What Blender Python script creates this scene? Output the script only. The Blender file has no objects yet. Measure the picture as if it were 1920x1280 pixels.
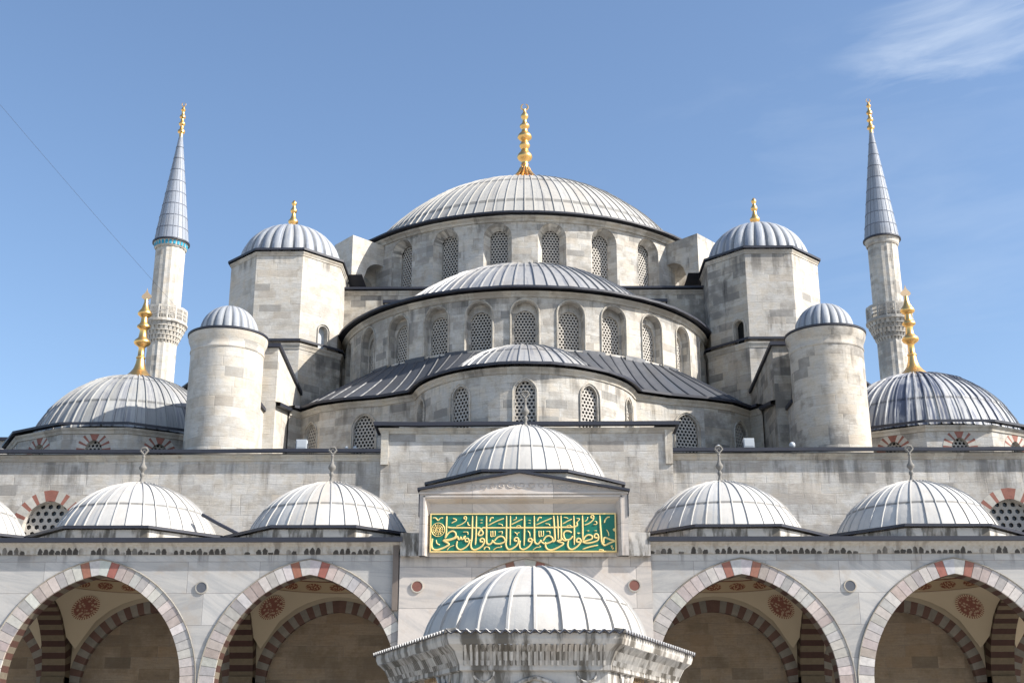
import bpy, bmesh, math, random
from mathutils import Vector, Matrix
random.seed(7)
sc = bpy.context.scene
PI = math.pi; R = math.radians
sin, cos, sqrt, atan2 = math.sin, math.cos, math.sqrt, math.atan2

# ------------------------------------------------------------------ camera
cd = bpy.data.cameras.new("camera"); cam = bpy.data.objects.new("camera", cd)
sc.collection.objects.link(cam); sc.camera = cam
cd.sensor_width = 36; cd.lens = 36 * 2406.28 / 1920; cd.clip_start = .1; cd.clip_end = 5000
cam.location = (.0812, 0, 1.7)
th, yaw = .321765, -.0120983
fwd = Vector((sin(yaw) * cos(th), cos(yaw) * cos(th), sin(th)))
cam.rotation_euler = fwd.to_track_quat('-Z', 'Y').to_euler()

# ------------------------------------------------------------------ world and sun
SUN = Vector((1.0, -.31, .80)).normalized()
sun_el = math.asin(SUN.z); sun_az = atan2(SUN.x, SUN.y)
w = bpy.data.worlds.new("World"); sc.world = w; w.use_nodes = True
nt = w.node_tree; N = nt.nodes; L = nt.links; N.clear()
out = N.new('ShaderNodeOutputWorld'); bg = N.new('ShaderNodeBackground')
sky = N.new('ShaderNodeTexSky'); sky.sky_type = 'NISHITA'; sky.sun_disc = False
sky.sun_elevation = sun_el; sky.sun_rotation = sun_az
sky.air_density = 1.0; sky.dust_density = 1.1; sky.ozone_density = 2.2; sky.altitude = 50
bg.inputs[1].default_value = .118
tc = N.new('ShaderNodeTexCoord')
def wmath(op, a, b=None, c=None, clamp=False):
    n = N.new('ShaderNodeMath'); n.operation = op; n.use_clamp = clamp
    for i, x in enumerate((a, b, c)):
        if x is None: continue
        if isinstance(x, (int, float)): n.inputs[i].default_value = x
        else: L.new(x, n.inputs[i])
    return n.outputs[0]
def direction(px, py):
    r = fwd.cross(Vector((0, 0, 1))).normalized(); u = r.cross(fwd)
    return (fwd + r * (px - 960) / 2406.28 - u * (py - 640) / 2406.28).normalized()
def wisp(center, along, sx, sy, scale, thr, amount, seed):
    c = center; a = (along - c * along.dot(c)).normalized(); b = c.cross(a)
    sub = N.new('ShaderNodeVectorMath'); sub.operation = 'SUBTRACT'
    L.new(tc.outputs['Generated'], sub.inputs[0]); sub.inputs[1].default_value = c
    def dot(v):
        d = N.new('ShaderNodeVectorMath'); d.operation = 'DOT_PRODUCT'
        L.new(sub.outputs[0], d.inputs[0]); d.inputs[1].default_value = v; return d.outputs['Value']
    p = dot(a); q = dot(b)
    comb = N.new('ShaderNodeCombineXYZ')
    L.new(wmath('MULTIPLY', p, .55), comb.inputs[0]); L.new(wmath('MULTIPLY', q, 2.2), comb.inputs[1]); comb.inputs[2].default_value = seed
    nz = N.new('ShaderNodeTexNoise'); nz.inputs['Scale'].default_value = scale; nz.inputs['Detail'].default_value = 9
    nz.inputs['Roughness'].default_value = .58; nz.inputs['Distortion'].default_value = .5
    L.new(comb.outputs[0], nz.inputs['Vector'])
    rr = wmath('SQRT', wmath('ADD', wmath('POWER', wmath('DIVIDE', p, sx), 2), wmath('POWER', wmath('DIVIDE', q, sy), 2)))
    fall = wmath('SUBTRACT', 1, rr)
    m = wmath('MULTIPLY', wmath('SUBTRACT', wmath('ADD', nz.outputs['Fac'], wmath('MULTIPLY', fall, .34)), thr), 2.4, clamp=True)
    front = wmath('GREATER_THAN', wmath('ADD', 1, 0), 0.5)
    return wmath('MULTIPLY', wmath('MULTIPLY', m, wmath('MULTIPLY', fall, 2.2, clamp=True), clamp=True), amount, clamp=True)
c1 = direction(1845, 55); a1 = direction(1960, 20) - c1
m1 = wisp(c1, a1, .125, .052, 17, .55, .42, 1.3)
c2 = direction(1730, 330); a2 = direction(1900, 290) - c2
m2 = wisp(c2, a2, .30, .17, 9, .66, .12, 5.7)
c3 = direction(1850, 430); a3 = direction(2000, 400) - c3
m3 = wisp(c3, a3, .16, .10, 14, .6, .10, 9.1)
mm = wmath('MAXIMUM', wmath('MAXIMUM', m1, m2), m3)
hsv = N.new('ShaderNodeHueSaturation'); hsv.inputs['Saturation'].default_value = 1.02; hsv.inputs['Value'].default_value = 1
L.new(sky.outputs[0], hsv.inputs['Color'])
mix = N.new('ShaderNodeMix'); mix.data_type = 'RGBA'
L.new(mm, mix.inputs['Factor']); L.new(hsv.outputs[0], mix.inputs['A']); mix.inputs['B'].default_value = (5.0, 5.4, 5.8, 1)
L.new(mix.outputs['Result'], bg.inputs[0]); L.new(bg.outputs[0], out.inputs[0])

sl = bpy.data.lights.new("sun", 'SUN'); sl.energy = 4.9; sl.angle = R(.53); sl.color = (1, .95, .87)
so = bpy.data.objects.new("sun", sl); sc.collection.objects.link(so); so.location = SUN * 200
so.rotation_euler = SUN.to_track_quat('Z', 'Y').to_euler()
sc.view_settings.view_transform = 'Standard'; sc.view_settings.look = 'None'; sc.view_settings.gamma = 1
sc.view_settings.exposure = .84

# ------------------------------------------------------------------ material helpers
class NT:
    def __init__(s, name):
        s.m = bpy.data.materials.new(name); s.m.use_nodes = True
        s.t = s.m.node_tree; s.n = s.t.nodes; s.l = s.t.links
        s.b = s.n['Principled BSDF']
    def node(s, t, **k):
        n = s.n.new(t)
        for a, b in k.items(): setattr(n, a, b)
        return n
    def put(s, sock, x):
        if isinstance(x, (int, float)): sock.default_value = x
        elif isinstance(x, tuple): sock.default_value = x if len(x) != 3 or sock.type == 'VECTOR' else (*x, 1)
        else: s.l.new(x, sock)
    def math(s, op, a, b=None, c=None, clamp=False):
        n = s.node('ShaderNodeMath', operation=op, use_clamp=clamp)
        for i, x in enumerate((a, b, c)):
            if x is not None: s.put(n.inputs[i], x)
        return n.outputs[0]
    def mix(s, f, a, b, mode='MIX'):
        n = s.node('ShaderNodeMix', data_type='RGBA', blend_type=mode)
        s.put(n.inputs['Factor'], f); s.put(n.inputs['A'], a); s.put(n.inputs['B'], b); return n.outputs['Result']
    def uv(s):
        n = s.node('ShaderNodeUVMap'); n.uv_map = 'UVMap'; x = s.node('ShaderNodeSeparateXYZ'); s.l.new(n.outputs[0], x.inputs[0])
        return n.outputs[0], x.outputs[0], x.outputs[1]
    def vec(s, x, y, z=0):
        n = s.node('ShaderNodeCombineXYZ')
        for i, q in enumerate((x, y, z)): s.put(n.inputs[i], q)
        return n.outputs[0]
    def noise(s, v, scale, detail=4, rough=.55, dist=0):
        n = s.node('ShaderNodeTexNoise'); s.l.new(v, n.inputs['Vector']); n.inputs['Scale'].default_value = scale
        n.inputs['Detail'].default_value = detail; n.inputs['Roughness'].default_value = rough; n.inputs['Distortion'].default_value = dist
        return n.outputs['Fac']
    def white(s, v):
        n = s.node('ShaderNodeTexWhiteNoise', noise_dimensions='3D'); s.l.new(v, n.inputs['Vector']); return n.outputs['Value']
    def ramp(s, f, a, b, lo=0., hi=1.):
        n = s.node('ShaderNodeMapRange'); s.l.new(f, n.inputs['Value'])
        for i, x in ((1, a), (2, b), (3, lo), (4, hi)): n.inputs[i].default_value = x
        n.interpolation_type = 'SMOOTHSTEP'; return n.outputs[0]
    def pos(s):
        return s.node('ShaderNodeNewGeometry').outputs['Position']
    def tint(s):
        n = s.node('ShaderNodeVertexColor'); n.layer_name = 'tint'; return n.outputs[0]
    def done(s, col, rough=.85, bump=None, bstr=.3, bdist=.02, metal=0, spec=.3):
        s.put(s.b.inputs['Base Color'], col); s.put(s.b.inputs['Roughness'], rough); s.put(s.b.inputs['Metallic'], metal)
        s.put(s.b.inputs['Specular IOR Level'], spec)
        if bump is not None:
            n = s.node('ShaderNodeBump'); n.inputs['Strength'].default_value = bstr; n.inputs['Distance'].default_value = bdist
            s.l.new(bump, n.inputs['Height']); s.l.new(n.outputs[0], s.b.inputs['Normal'])
        return s.m

def mul(*a):
    return tuple(a)

def ashlar(name, base, bw=.95, bh=.36, var=.22, grime=.5, streak=.5, dark=(.075, .07, .065), warm=(.50, .40, .28), joint=.45, darkblocks=.08, seed=0., drips=()):
    m = NT(name); uv, u, v = m.uv()
    row = m.math('FLOOR', m.math('DIVIDE', v, bh))
    rsh = m.white(m.vec(row, seed + 3.1, 0))
    hh = m.math('MULTIPLY', rsh, 7.3)
    wv = m.math('ADD', .75, m.math('MULTIPLY', m.white(m.vec(row, seed + 8.4, 2)), .5))
    uu = m.math('ADD', m.math('DIVIDE', u, m.math('MULTIPLY', wv, bw)), hh)
    col = m.math('FLOOR', uu)
    c1 = m.white(m.vec(col, row, seed)); c2 = m.white(m.vec(row, col, seed + 5)); c3 = m.white(m.vec(row, col, seed + 11))
    fu = m.math('FRACT', uu); fv = m.math('FRACT', m.math('DIVIDE', v, bh))
    du = m.math('MULTIPLY', m.math('MINIMUM', fu, m.math('SUBTRACT', 1, fu)), bw)
    dv = m.math('MULTIPLY', m.math('MINIMUM', fv, m.math('SUBTRACT', 1, fv)), bh)
    jw = m.noise(m.vec(u, v, seed), 1.7, 3, .6)
    jm = m.math('MULTIPLY', m.ramp(m.math('MINIMUM', du, dv), .002, .016, 1, 0), m.ramp(jw, .42, .6))
    p = m.pos()
    n1 = m.noise(p, .35, 5, .6); n2 = m.noise(p, 2.3, 6, .62); n3 = m.noise(p, 14, 5, .65)
    # fine horizontal bedding of the limestone
    bed = m.noise(m.vec(m.math('MULTIPLY', u, 1.1), m.math('MULTIPLY', v, 11), seed), 1.6, 6, .68, .3)
    c = m.mix(m.ramp(n2, .35, .7), base, tuple(x * y for x, y in zip(base, (1.04, .97, .87))))
    k = m.math('ADD', 1 - var * .55, m.math('MULTIPLY', c1, var))
    k = m.math('MULTIPLY', k, m.math('ADD', .66, m.math('MULTIPLY', bed, .68)))
    k = m.math('MULTIPLY', k, m.math('ADD', .80, m.math('MULTIPLY', n3, .4)))
    c = m.mix(1, c, m.vec(k, k, k), 'MULTIPLY')
    # odd blocks: greyer, and a few warm ones
    c = m.mix(m.math('MULTIPLY', m.math('GREATER_THAN', c2, 1 - darkblocks), .55), c, tuple(x * .42 for x in base))
    c = m.mix(m.math('MULTIPLY', m.math('GREATER_THAN', c3, .86), .35), c, tuple(x * y for x, y in zip(base, (.95, .82, .68))))
    # weathering: broad grey crust following blocks, and rain streaks
    gm = m.ramp(m.math('ADD', m.math('ADD', m.math('MULTIPLY', n1, .62), m.math('MULTIPLY', n2, .38)), m.math('MULTIPLY', m.math('SUBTRACT', c2, .5), .13)), .45, .62)
    c = m.mix(m.math('MULTIPLY', gm, grime), c, tuple(x * y for x, y in zip(base, (.42, .42, .43))))
    st = m.noise(m.vec(m.math('MULTIPLY', u, 1.5), m.math('MULTIPLY', v, .16), seed + 20), 1.25, 5, .6)
    st2 = m.noise(p, .9, 3, .5)
    sm = m.math('MULTIPLY', m.ramp(st, .56, .70), m.ramp(st2, .42, .6))
    c = m.mix(m.math('MULTIPLY', sm, streak), c, dark)
    for zt, ln in drips:
        dn = m.noise(m.vec(m.math('MULTIPLY', u, 1.9), m.math('MULTIPLY', v, .22), seed + zt), 1.0, 6, .62)
        f = m.math('MULTIPLY', m.math('GREATER_THAN', zt + .2, v), m.ramp(v, zt - ln, zt - ln * .1))
        c = m.mix(m.math('MULTIPLY', m.ramp(m.math('ADD', dn, m.math('MULTIPLY', f, .10)), .57, .76), m.math('MULTIPLY', f, .62)), c, dark)
    pit = m.ramp(m.noise(m.vec(m.math('MULTIPLY', u, 1.0), m.math('MULTIPLY', v, 3.5), seed + 40), 3.6, 6, .7), .60, .70)
    c = m.mix(m.math('MULTIPLY', pit, .55), c, (.13, .115, .10))
    c = m.mix(m.math('MULTIPLY', jm, joint), c, (.20, .18, .16))
    c = m.mix(1, c, m.tint(), 'MULTIPLY')
    hgt = m.math('ADD', m.math('ADD', m.math('MULTIPLY', jm, -.5), m.math('MULTIPLY', bed, .6)), m.math('ADD', m.math('MULTIPLY', n3, .3), m.math('MULTIPLY', c1, .5)))
    return m.done(c, .88, hgt, .55, .03)

def marble(name, base, seed=0., crust=0., slab=(2.3, 1.0)):
    m = NT(name); uv, u, v = m.uv(); p = m.pos()
    row = m.math('FLOOR', m.math('DIVIDE', v, slab[1]))
    uu = m.math('ADD', m.math('DIVIDE', u, slab[0]), m.math('MULTIPLY', m.white(m.vec(row, seed, 1)), 3))
    col = m.math('FLOOR', uu); r = m.white(m.vec(col, row, seed)); r2 = m.white(m.vec(row, col, seed + 2))
    fu = m.math('FRACT', uu); fv = m.math('FRACT', m.math('DIVIDE', v, slab[1]))
    jm = m.ramp(m.math('MINIMUM', m.math('MULTIPLY', m.math('MINIMUM', fu, m.math('SUBTRACT', 1, fu)), slab[0]),
                       m.math('MULTIPLY', m.math('MINIMUM', fv, m.math('SUBTRACT', 1, fv)), slab[1])), .003, .016, 1, 0)
    # veins: slanted differently on every slab
    a = m.math('SUBTRACT', m.math('MULTIPLY', r, 1.6), .5)
    t = m.math('ADD', m.math('MULTIPLY', v, 2.6), m.math('MULTIPLY', m.math('MULTIPLY', u, a), 1.7))
    vein = m.noise(m.vec(m.math('MULTIPLY', u, .35), t, m.math('MULTIPLY', r2, 9)), 1.3, 7, .68, .8)
    n2 = m.noise(p, 1.1, 5, .6); n3 = m.noise(p, 16, 4, .6)
    k = m.math('MULTIPLY', m.math('ADD', .84, m.math('MULTIPLY', r, .24)), m.math('ADD', .92, m.math('MULTIPLY', n3, .16)))
    c = m.mix(m.ramp(vein, .42, .66), base, tuple(x * y for x, y in zip(base, (.80, .82, .85))))
    c = m.mix(1, c, m.vec(k, k, k), 'MULTIPLY')
    c = m.mix(m.math('MULTIPLY', m.ramp(n2, .52, .68), .45), c, tuple(x * y for x, y in zip(base, (.80, .70, .60))))
    if crust:
        n4 = m.noise(m.vec(m.math('MULTIPLY', u, 1.7), m.math('MULTIPLY', v, .35), seed + 9), 2.1, 5, .62)
        c = m.mix(m.math('MULTIPLY', m.ramp(n4, .43, .60), crust), c, (.10, .088, .072))
    dn = m.noise(m.vec(m.math('MULTIPLY', u, 2.6), m.math('MULTIPLY', v, .3), seed + 4), 1.0, 5, .62)
    c = m.mix(m.math('MULTIPLY', m.math('MULTIPLY', m.math('MULTIPLY', m.ramp(v, 7.6, 8.3), m.ramp(v, 8.35, 8.5, 1, 0)), m.ramp(dn, .5, .64)), .6), c, (.13, .12, .115))
    c = m.mix(m.math('MULTIPLY', jm, .6), c, (.2, .18, .17))
    c = m.mix(1, c, m.tint(), 'MULTIPLY')
    return m.done(c, .6, m.math('ADD', m.math('MULTIPLY', jm, -.6), m.math('MULTIPLY', n3, .25)), .35, .02, spec=.35)

def lead(name, base, streak=.3, dark=(.10, .115, .15), rough=.5, seed=0., mottle=.25, spec=.28, thr=.52):
    m = NT(name); uv, u, v = m.uv(); p = m.pos()
    s1 = m.noise(m.vec(m.math('MULTIPLY', u, 2.3), m.math('MULTIPLY', v, .22), seed), 1.0, 6, .62)
    s2 = m.noise(m.vec(m.math('MULTIPLY', u, 7), m.math('MULTIPLY', v, .6), seed + 4), 1.0, 4, .6)
    n1 = m.noise(p, .6, 5, .6); n2 = m.noise(p, 4.2, 6, .66); n3 = m.noise(p, 22, 4, .6)
    k = m.math('ADD', 1 - mottle * .5, m.math('MULTIPLY', n2, mottle))
    k = m.math('MULTIPLY', k, m.math('ADD', .95, m.math('MULTIPLY', n3, .1)))
    c = m.mix(1, base, m.vec(k, k, k), 'MULTIPLY')
    c = m.mix(m.math('MULTIPLY', m.ramp(n1, .5, .68), .4), c, tuple(x * y for x, y in zip(base, (.90, .82, .72))))
    sm = m.math('MULTIPLY', m.ramp(s1, thr, thr + .1), m.ramp(n1, .30, .5))
    c = m.mix(m.math('MULTIPLY', sm, streak), c, dark)
    c = m.mix(m.math('MULTIPLY', m.ramp(s2, .58, .7), streak * .45), c, dark)
    c = m.mix(1, c, m.tint(), 'MULTIPLY')
    rr = m.ramp(n2, .3, .7, rough - .02, rough + .2)
    return m.done(c, rr, m.math('ADD', m.math('MULTIPLY', n2, .8), m.math('MULTIPLY', n3, .25)), .35, .025, spec=spec)

def plain(name, base, rough=.7, metal=0, mott=.2, scale=6, bump=.2, spec=.3):
    m = NT(name); p = m.pos(); n = m.noise(p, scale, 6, .68); k = m.math('ADD', 1 - mott / 2, m.math('MULTIPLY', n, mott))
    c = m.mix(1, base, m.vec(k, k, k), 'MULTIPLY'); c = m.mix(1, c, m.tint(), 'MULTIPLY')
    return m.done(c, rough, n, bump, .01, metal, spec)

def frieze_mat(name, base, seed):
    # moulding under the eaves with black crust hanging in drops from its lower edge (v = 0 at the lower edge)
    m = NT(name); uv, u, v = m.uv(); p = m.pos()
    n3 = m.noise(p, 9, 5, .6); n1 = m.noise(m.vec(m.math('MULTIPLY', u, 1), 0, seed), .5, 3, .6)
    wob = m.noise(m.vec(m.math('MULTIPLY', u, 5), m.math('MULTIPLY', v, 5), seed), 1, 5, .65)
    uj = m.math('ADD', m.math('DIVIDE', u, .19), m.math('MULTIPLY', n3, .5))
    cell = m.math('FLOOR', uj); r = m.white(m.vec(cell, seed, 0)); r2 = m.white(m.vec(cell, seed, 4))
    fu = m.math('ABSOLUTE', m.math('SUBTRACT', m.math('FRACT', uj), .5))
    top = m.math('ADD', .10, m.math('MULTIPLY', r2, .16))
    side = m.math('ADD', fu, m.math('MULTIPLY', m.math('MAXIMUM', m.math('SUBTRACT', v, m.math('MULTIPLY', top, .6)), 0), 3))
    drop = m.math('MULTIPLY', m.ramp(m.math('ADD', side, m.math('MULTIPLY', m.math('SUBTRACT', wob, .5), .5)), .34, .50, 1, 0),
                  m.math('GREATER_THAN', m.math('ADD', top, m.math('MULTIPLY', m.math('SUBTRACT', wob, .5), .1)), v))
    on = m.ramp(m.math('ADD', m.math('MULTIPLY', r, .4), m.math('MULTIPLY', n1, 1.0)), .50, .66)
    c = m.mix(m.ramp(n3, .3, .8), base, tuple(x * y for x, y in zip(base, (.8, .74, .66))))
    st = m.noise(m.vec(m.math('MULTIPLY', u, 2.2), m.math('MULTIPLY', v, .4), seed + 3), 1.4, 5, .6)
    c = m.mix(m.math('MULTIPLY', m.ramp(st, .5, .68), .6), c, (.17, .15, .13))
    c = m.mix(m.math('MULTIPLY', m.math('MULTIPLY', drop, on), .93), c, (.035, .03, .027))
    return m.done(c, .85, n3, .4, .02)

LIME = (.465, .447, .418)
M = {}
M['stone'] = ashlar('limestone ashlar', LIME, grime=.6, streak=.5, darkblocks=.05, var=.12, joint=.25, seed=1, drips=((25.5, 1.6), (20.8, 1.3), (15.0, .8)))
M['stone_clean'] = ashlar('cleaner limestone', (.50, .48, .445), grime=.4, streak=.15, darkblocks=.02, var=.09, joint=.16, seed=2, drips=((25.5, .8),))
M['stone_drum'] = ashlar('weathered drum stone', (.475, .457, .425), bw=.8, bh=.34, grime=.62, streak=.6, darkblocks=.08, var=.16, joint=.22, seed=3, drips=((29.4, 1.3), (21.6, 1.2), (16.6, 1.2)))
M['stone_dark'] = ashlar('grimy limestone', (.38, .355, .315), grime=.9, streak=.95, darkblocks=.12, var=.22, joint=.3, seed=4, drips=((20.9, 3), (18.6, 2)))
M['stone_grey'] = ashlar('grey crusted limestone', (.44, .415, .37), grime=.85, streak=.9, darkblocks=.14, var=.25, joint=.3, seed=11, drips=((25.5, 2.),))
M['stone_cyl'] = ashlar('tower limestone', (.49, .47, .435), bw=.7, bh=.42, grime=.38, streak=.2, darkblocks=.02, var=.08, joint=.14, seed=5)
M['stone_cyl_grey'] = ashlar('greyer tower limestone', (.46, .43, .385), bw=.7, bh=.42, grime=.85, streak=.5, darkblocks=.03, var=.1, joint=.16, seed=6)
M['stone_wall'] = ashlar('long front wall ashlar', (.485, .467, .44), bw=1.15, bh=.40, grime=.5, streak=.6, darkblocks=.02, var=.12, joint=.3, seed=7, drips=((12.8, 1.9),))
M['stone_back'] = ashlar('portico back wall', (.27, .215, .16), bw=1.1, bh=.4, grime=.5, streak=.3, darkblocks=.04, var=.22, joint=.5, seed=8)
M['trim'] = ashlar('moulding stone', (.46, .435, .39), bw=1.4, bh=3, grime=.6, streak=.6, darkblocks=.05, var=.12, joint=.3, seed=9)
M['marble'] = marble('grey veined marble', (.455, .435, .41), 1)
M['marble_portal'] = marble('pinkish portal marble', (.55, .495, .445), 5, slab=(2.6, 1.3))
M['marble_crust'] = marble('crusted marble', (.52, .49, .45), 8, crust=.95, slab=(60, 60))
M['frieze'] = frieze_mat('blackened frieze', (.47, .445, .41), 2.)
M['voussoir'] = plain('voussoir stone', (1, 1, 1), .75, mott=.8, scale=6, bump=.4)
M['lead_white'] = lead('bright oxidised lead', (.475, .458, .43), streak=.4, seed=1, rough=.5, mottle=.3, dark=(.27, .29, .32))
M['lead_main'] = lead('main dome lead', (.385, .372, .345), streak=.55, seed=2, rough=.5, dark=(.2, .2, .21))
M['lead_semi'] = lead('semi dome lead', (.30, .295, .29), streak=.65, seed=3, rough=.36, dark=(.13, .14, .17), spec=.7)
M['lead_tower'] = lead('tower dome lead', (.35, .365, .385), streak=.65, thr=.48, seed=4, rough=.45, dark=(.16, .19, .26))
M['lead_left'] = lead('corner dome lead', (.33, .33, .32), streak=.65, thr=.48, seed=5, rough=.5, dark=(.16, .165, .19))
M['lead_right'] = lead('streaked corner dome lead', (.40, .405, .41), streak=.95, thr=.45, seed=6, rough=.45, dark=(.07, .085, .13))
M['lead_roof'] = lead('roof lead', (.06, .063, .072), streak=.6, seed=7, rough=.45, dark=(.06, .07, .09), spec=.5)
M['lead_cone'] = lead('minaret cone lead', (.27, .295, .34), streak=.3, seed=8, rough=.5, dark=(.14, .16, .21))
M['edge'] = plain('shadow-toned lead edge', (.028, .030, .042), .5, mott=.6, scale=3, spec=.4)  # shadow along eaves and copings is put into this near-black lead colour
M['gold'] = plain('gilded copper', (.87, .53, .19), .36, 1.0, .12, 3, .05)
M['gold_dull'] = plain('dull gilding', (.55, .40, .25), .5, .4, .3, 6, .1)
M['greystone'] = plain('weathered grey finial', (.19, .18, .165), .8, 0, .5, 8, .3)
M['lattice'] = plain('plaster lattice', (.42, .395, .36), .85, 0, .35, 5, .3)
M['glass'] = plain('dark old glass', (.012, .014, .018), .25, 0, .5, 2, .05, spec=.5)
M['void'] = plain('dark interior', (.01, .01, .01), .9)
M['plaster'] = plain('cream plaster', (.46, .385, .28), .9, 0, .12, 2, .1)
M['green'] = plain('green enamel', (.0, .135, .088), .45, 0, .45, 7, .1, spec=.5)
M['letter'] = plain('gilt lettering', (.82, .62, .26), .45, .25, .18, 6, .1)
M['red'] = plain('red porphyry', (.20, .085, .065), .6, 0, .4, 12, .2)
M['greydisc'] = plain('dark grey roundel', (.10, .105, .12), .5, 0, .3, 10, .1)
M['white'] = plain('white painted metal', (.42, .45, .48), .5)
M['pipe'] = plain('stained pipe', (.17, .14, .12), .7, 0, .4, 5)
M['tile'] = plain('turquoise tile', (.03, .28, .42), .3)
M['cable'] = plain('cable', (.05, .05, .06), .6)

def band_mat():
    m = NT('painted red band'); uv, u, v = m.uv()
    a = m.math('ABSOLUTE', m.math('SUBTRACT', m.math('FRACT', m.math('MULTIPLY', u, 1.15)), .5))
    b = m.math('ABSOLUTE', m.math('SUBTRACT', v, .5))
    d1 = m.math('ADD', m.math('MULTIPLY', m.math('MULTIPLY', a, a), 5.5), m.math('MULTIPLY', m.math('MULTIPLY', b, b), 7))
    m1 = m.ramp(d1, .55, .68, 1, 0)
    sp = m.noise(m.vec(m.math('MULTIPLY', u, 11), m.math('MULTIPLY', v, 5), 0), 1.4, 3, .6)
    m2 = m.ramp(sp, .5, .56)
    edge = m.ramp(b, .40, .43)
    c = m.mix(m1, (.44, .34, .22), (.20, .07, .045))
    c = m.mix(m.math('MULTIPLY', m.math('MULTIPLY', m2, m1), .6), c, (.60, .45, .26))
    c = m.mix(edge, c, (.17, .07, .05))
    return m.done(c, .85)
def medal_mat():
    m = NT('painted medallion'); uv, u, v = m.uv()     # u = angle 0..1, v = radius 0..1
    ang = m.math('MULTIPLY', u, 6.28318)
    x = m.math('MULTIPLY', m.math('COSINE', ang), v); y = m.math('MULTIPLY', m.math('SINE', ang), v)
    vo = m.node('ShaderNodeTexVoronoi'); vo.inputs['Scale'].default_value = 4.5; m.l.new(m.vec(x, y, 0), vo.inputs['Vector'])
    d = m.ramp(vo.outputs['Distance'], .30, .50)
    teeth = m.ramp(m.math('SINE', m.math('MULTIPLY', ang, 34)), -.1, .3)
    rim = m.ramp(v, .80, .84)
    ins = m.math('MULTIPLY', m.math('SUBTRACT', 1, rim), m.math('ADD', .35, m.math('MULTIPLY', d, .65)))
    f = m.math('MAXIMUM', ins, m.math('MULTIPLY', rim, teeth))
    return m.done(m.mix(f, (.48, .38, .26), (.19, .075, .055)), .85)
M['band'] = band_mat(); M['medal'] = medal_mat()

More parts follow.
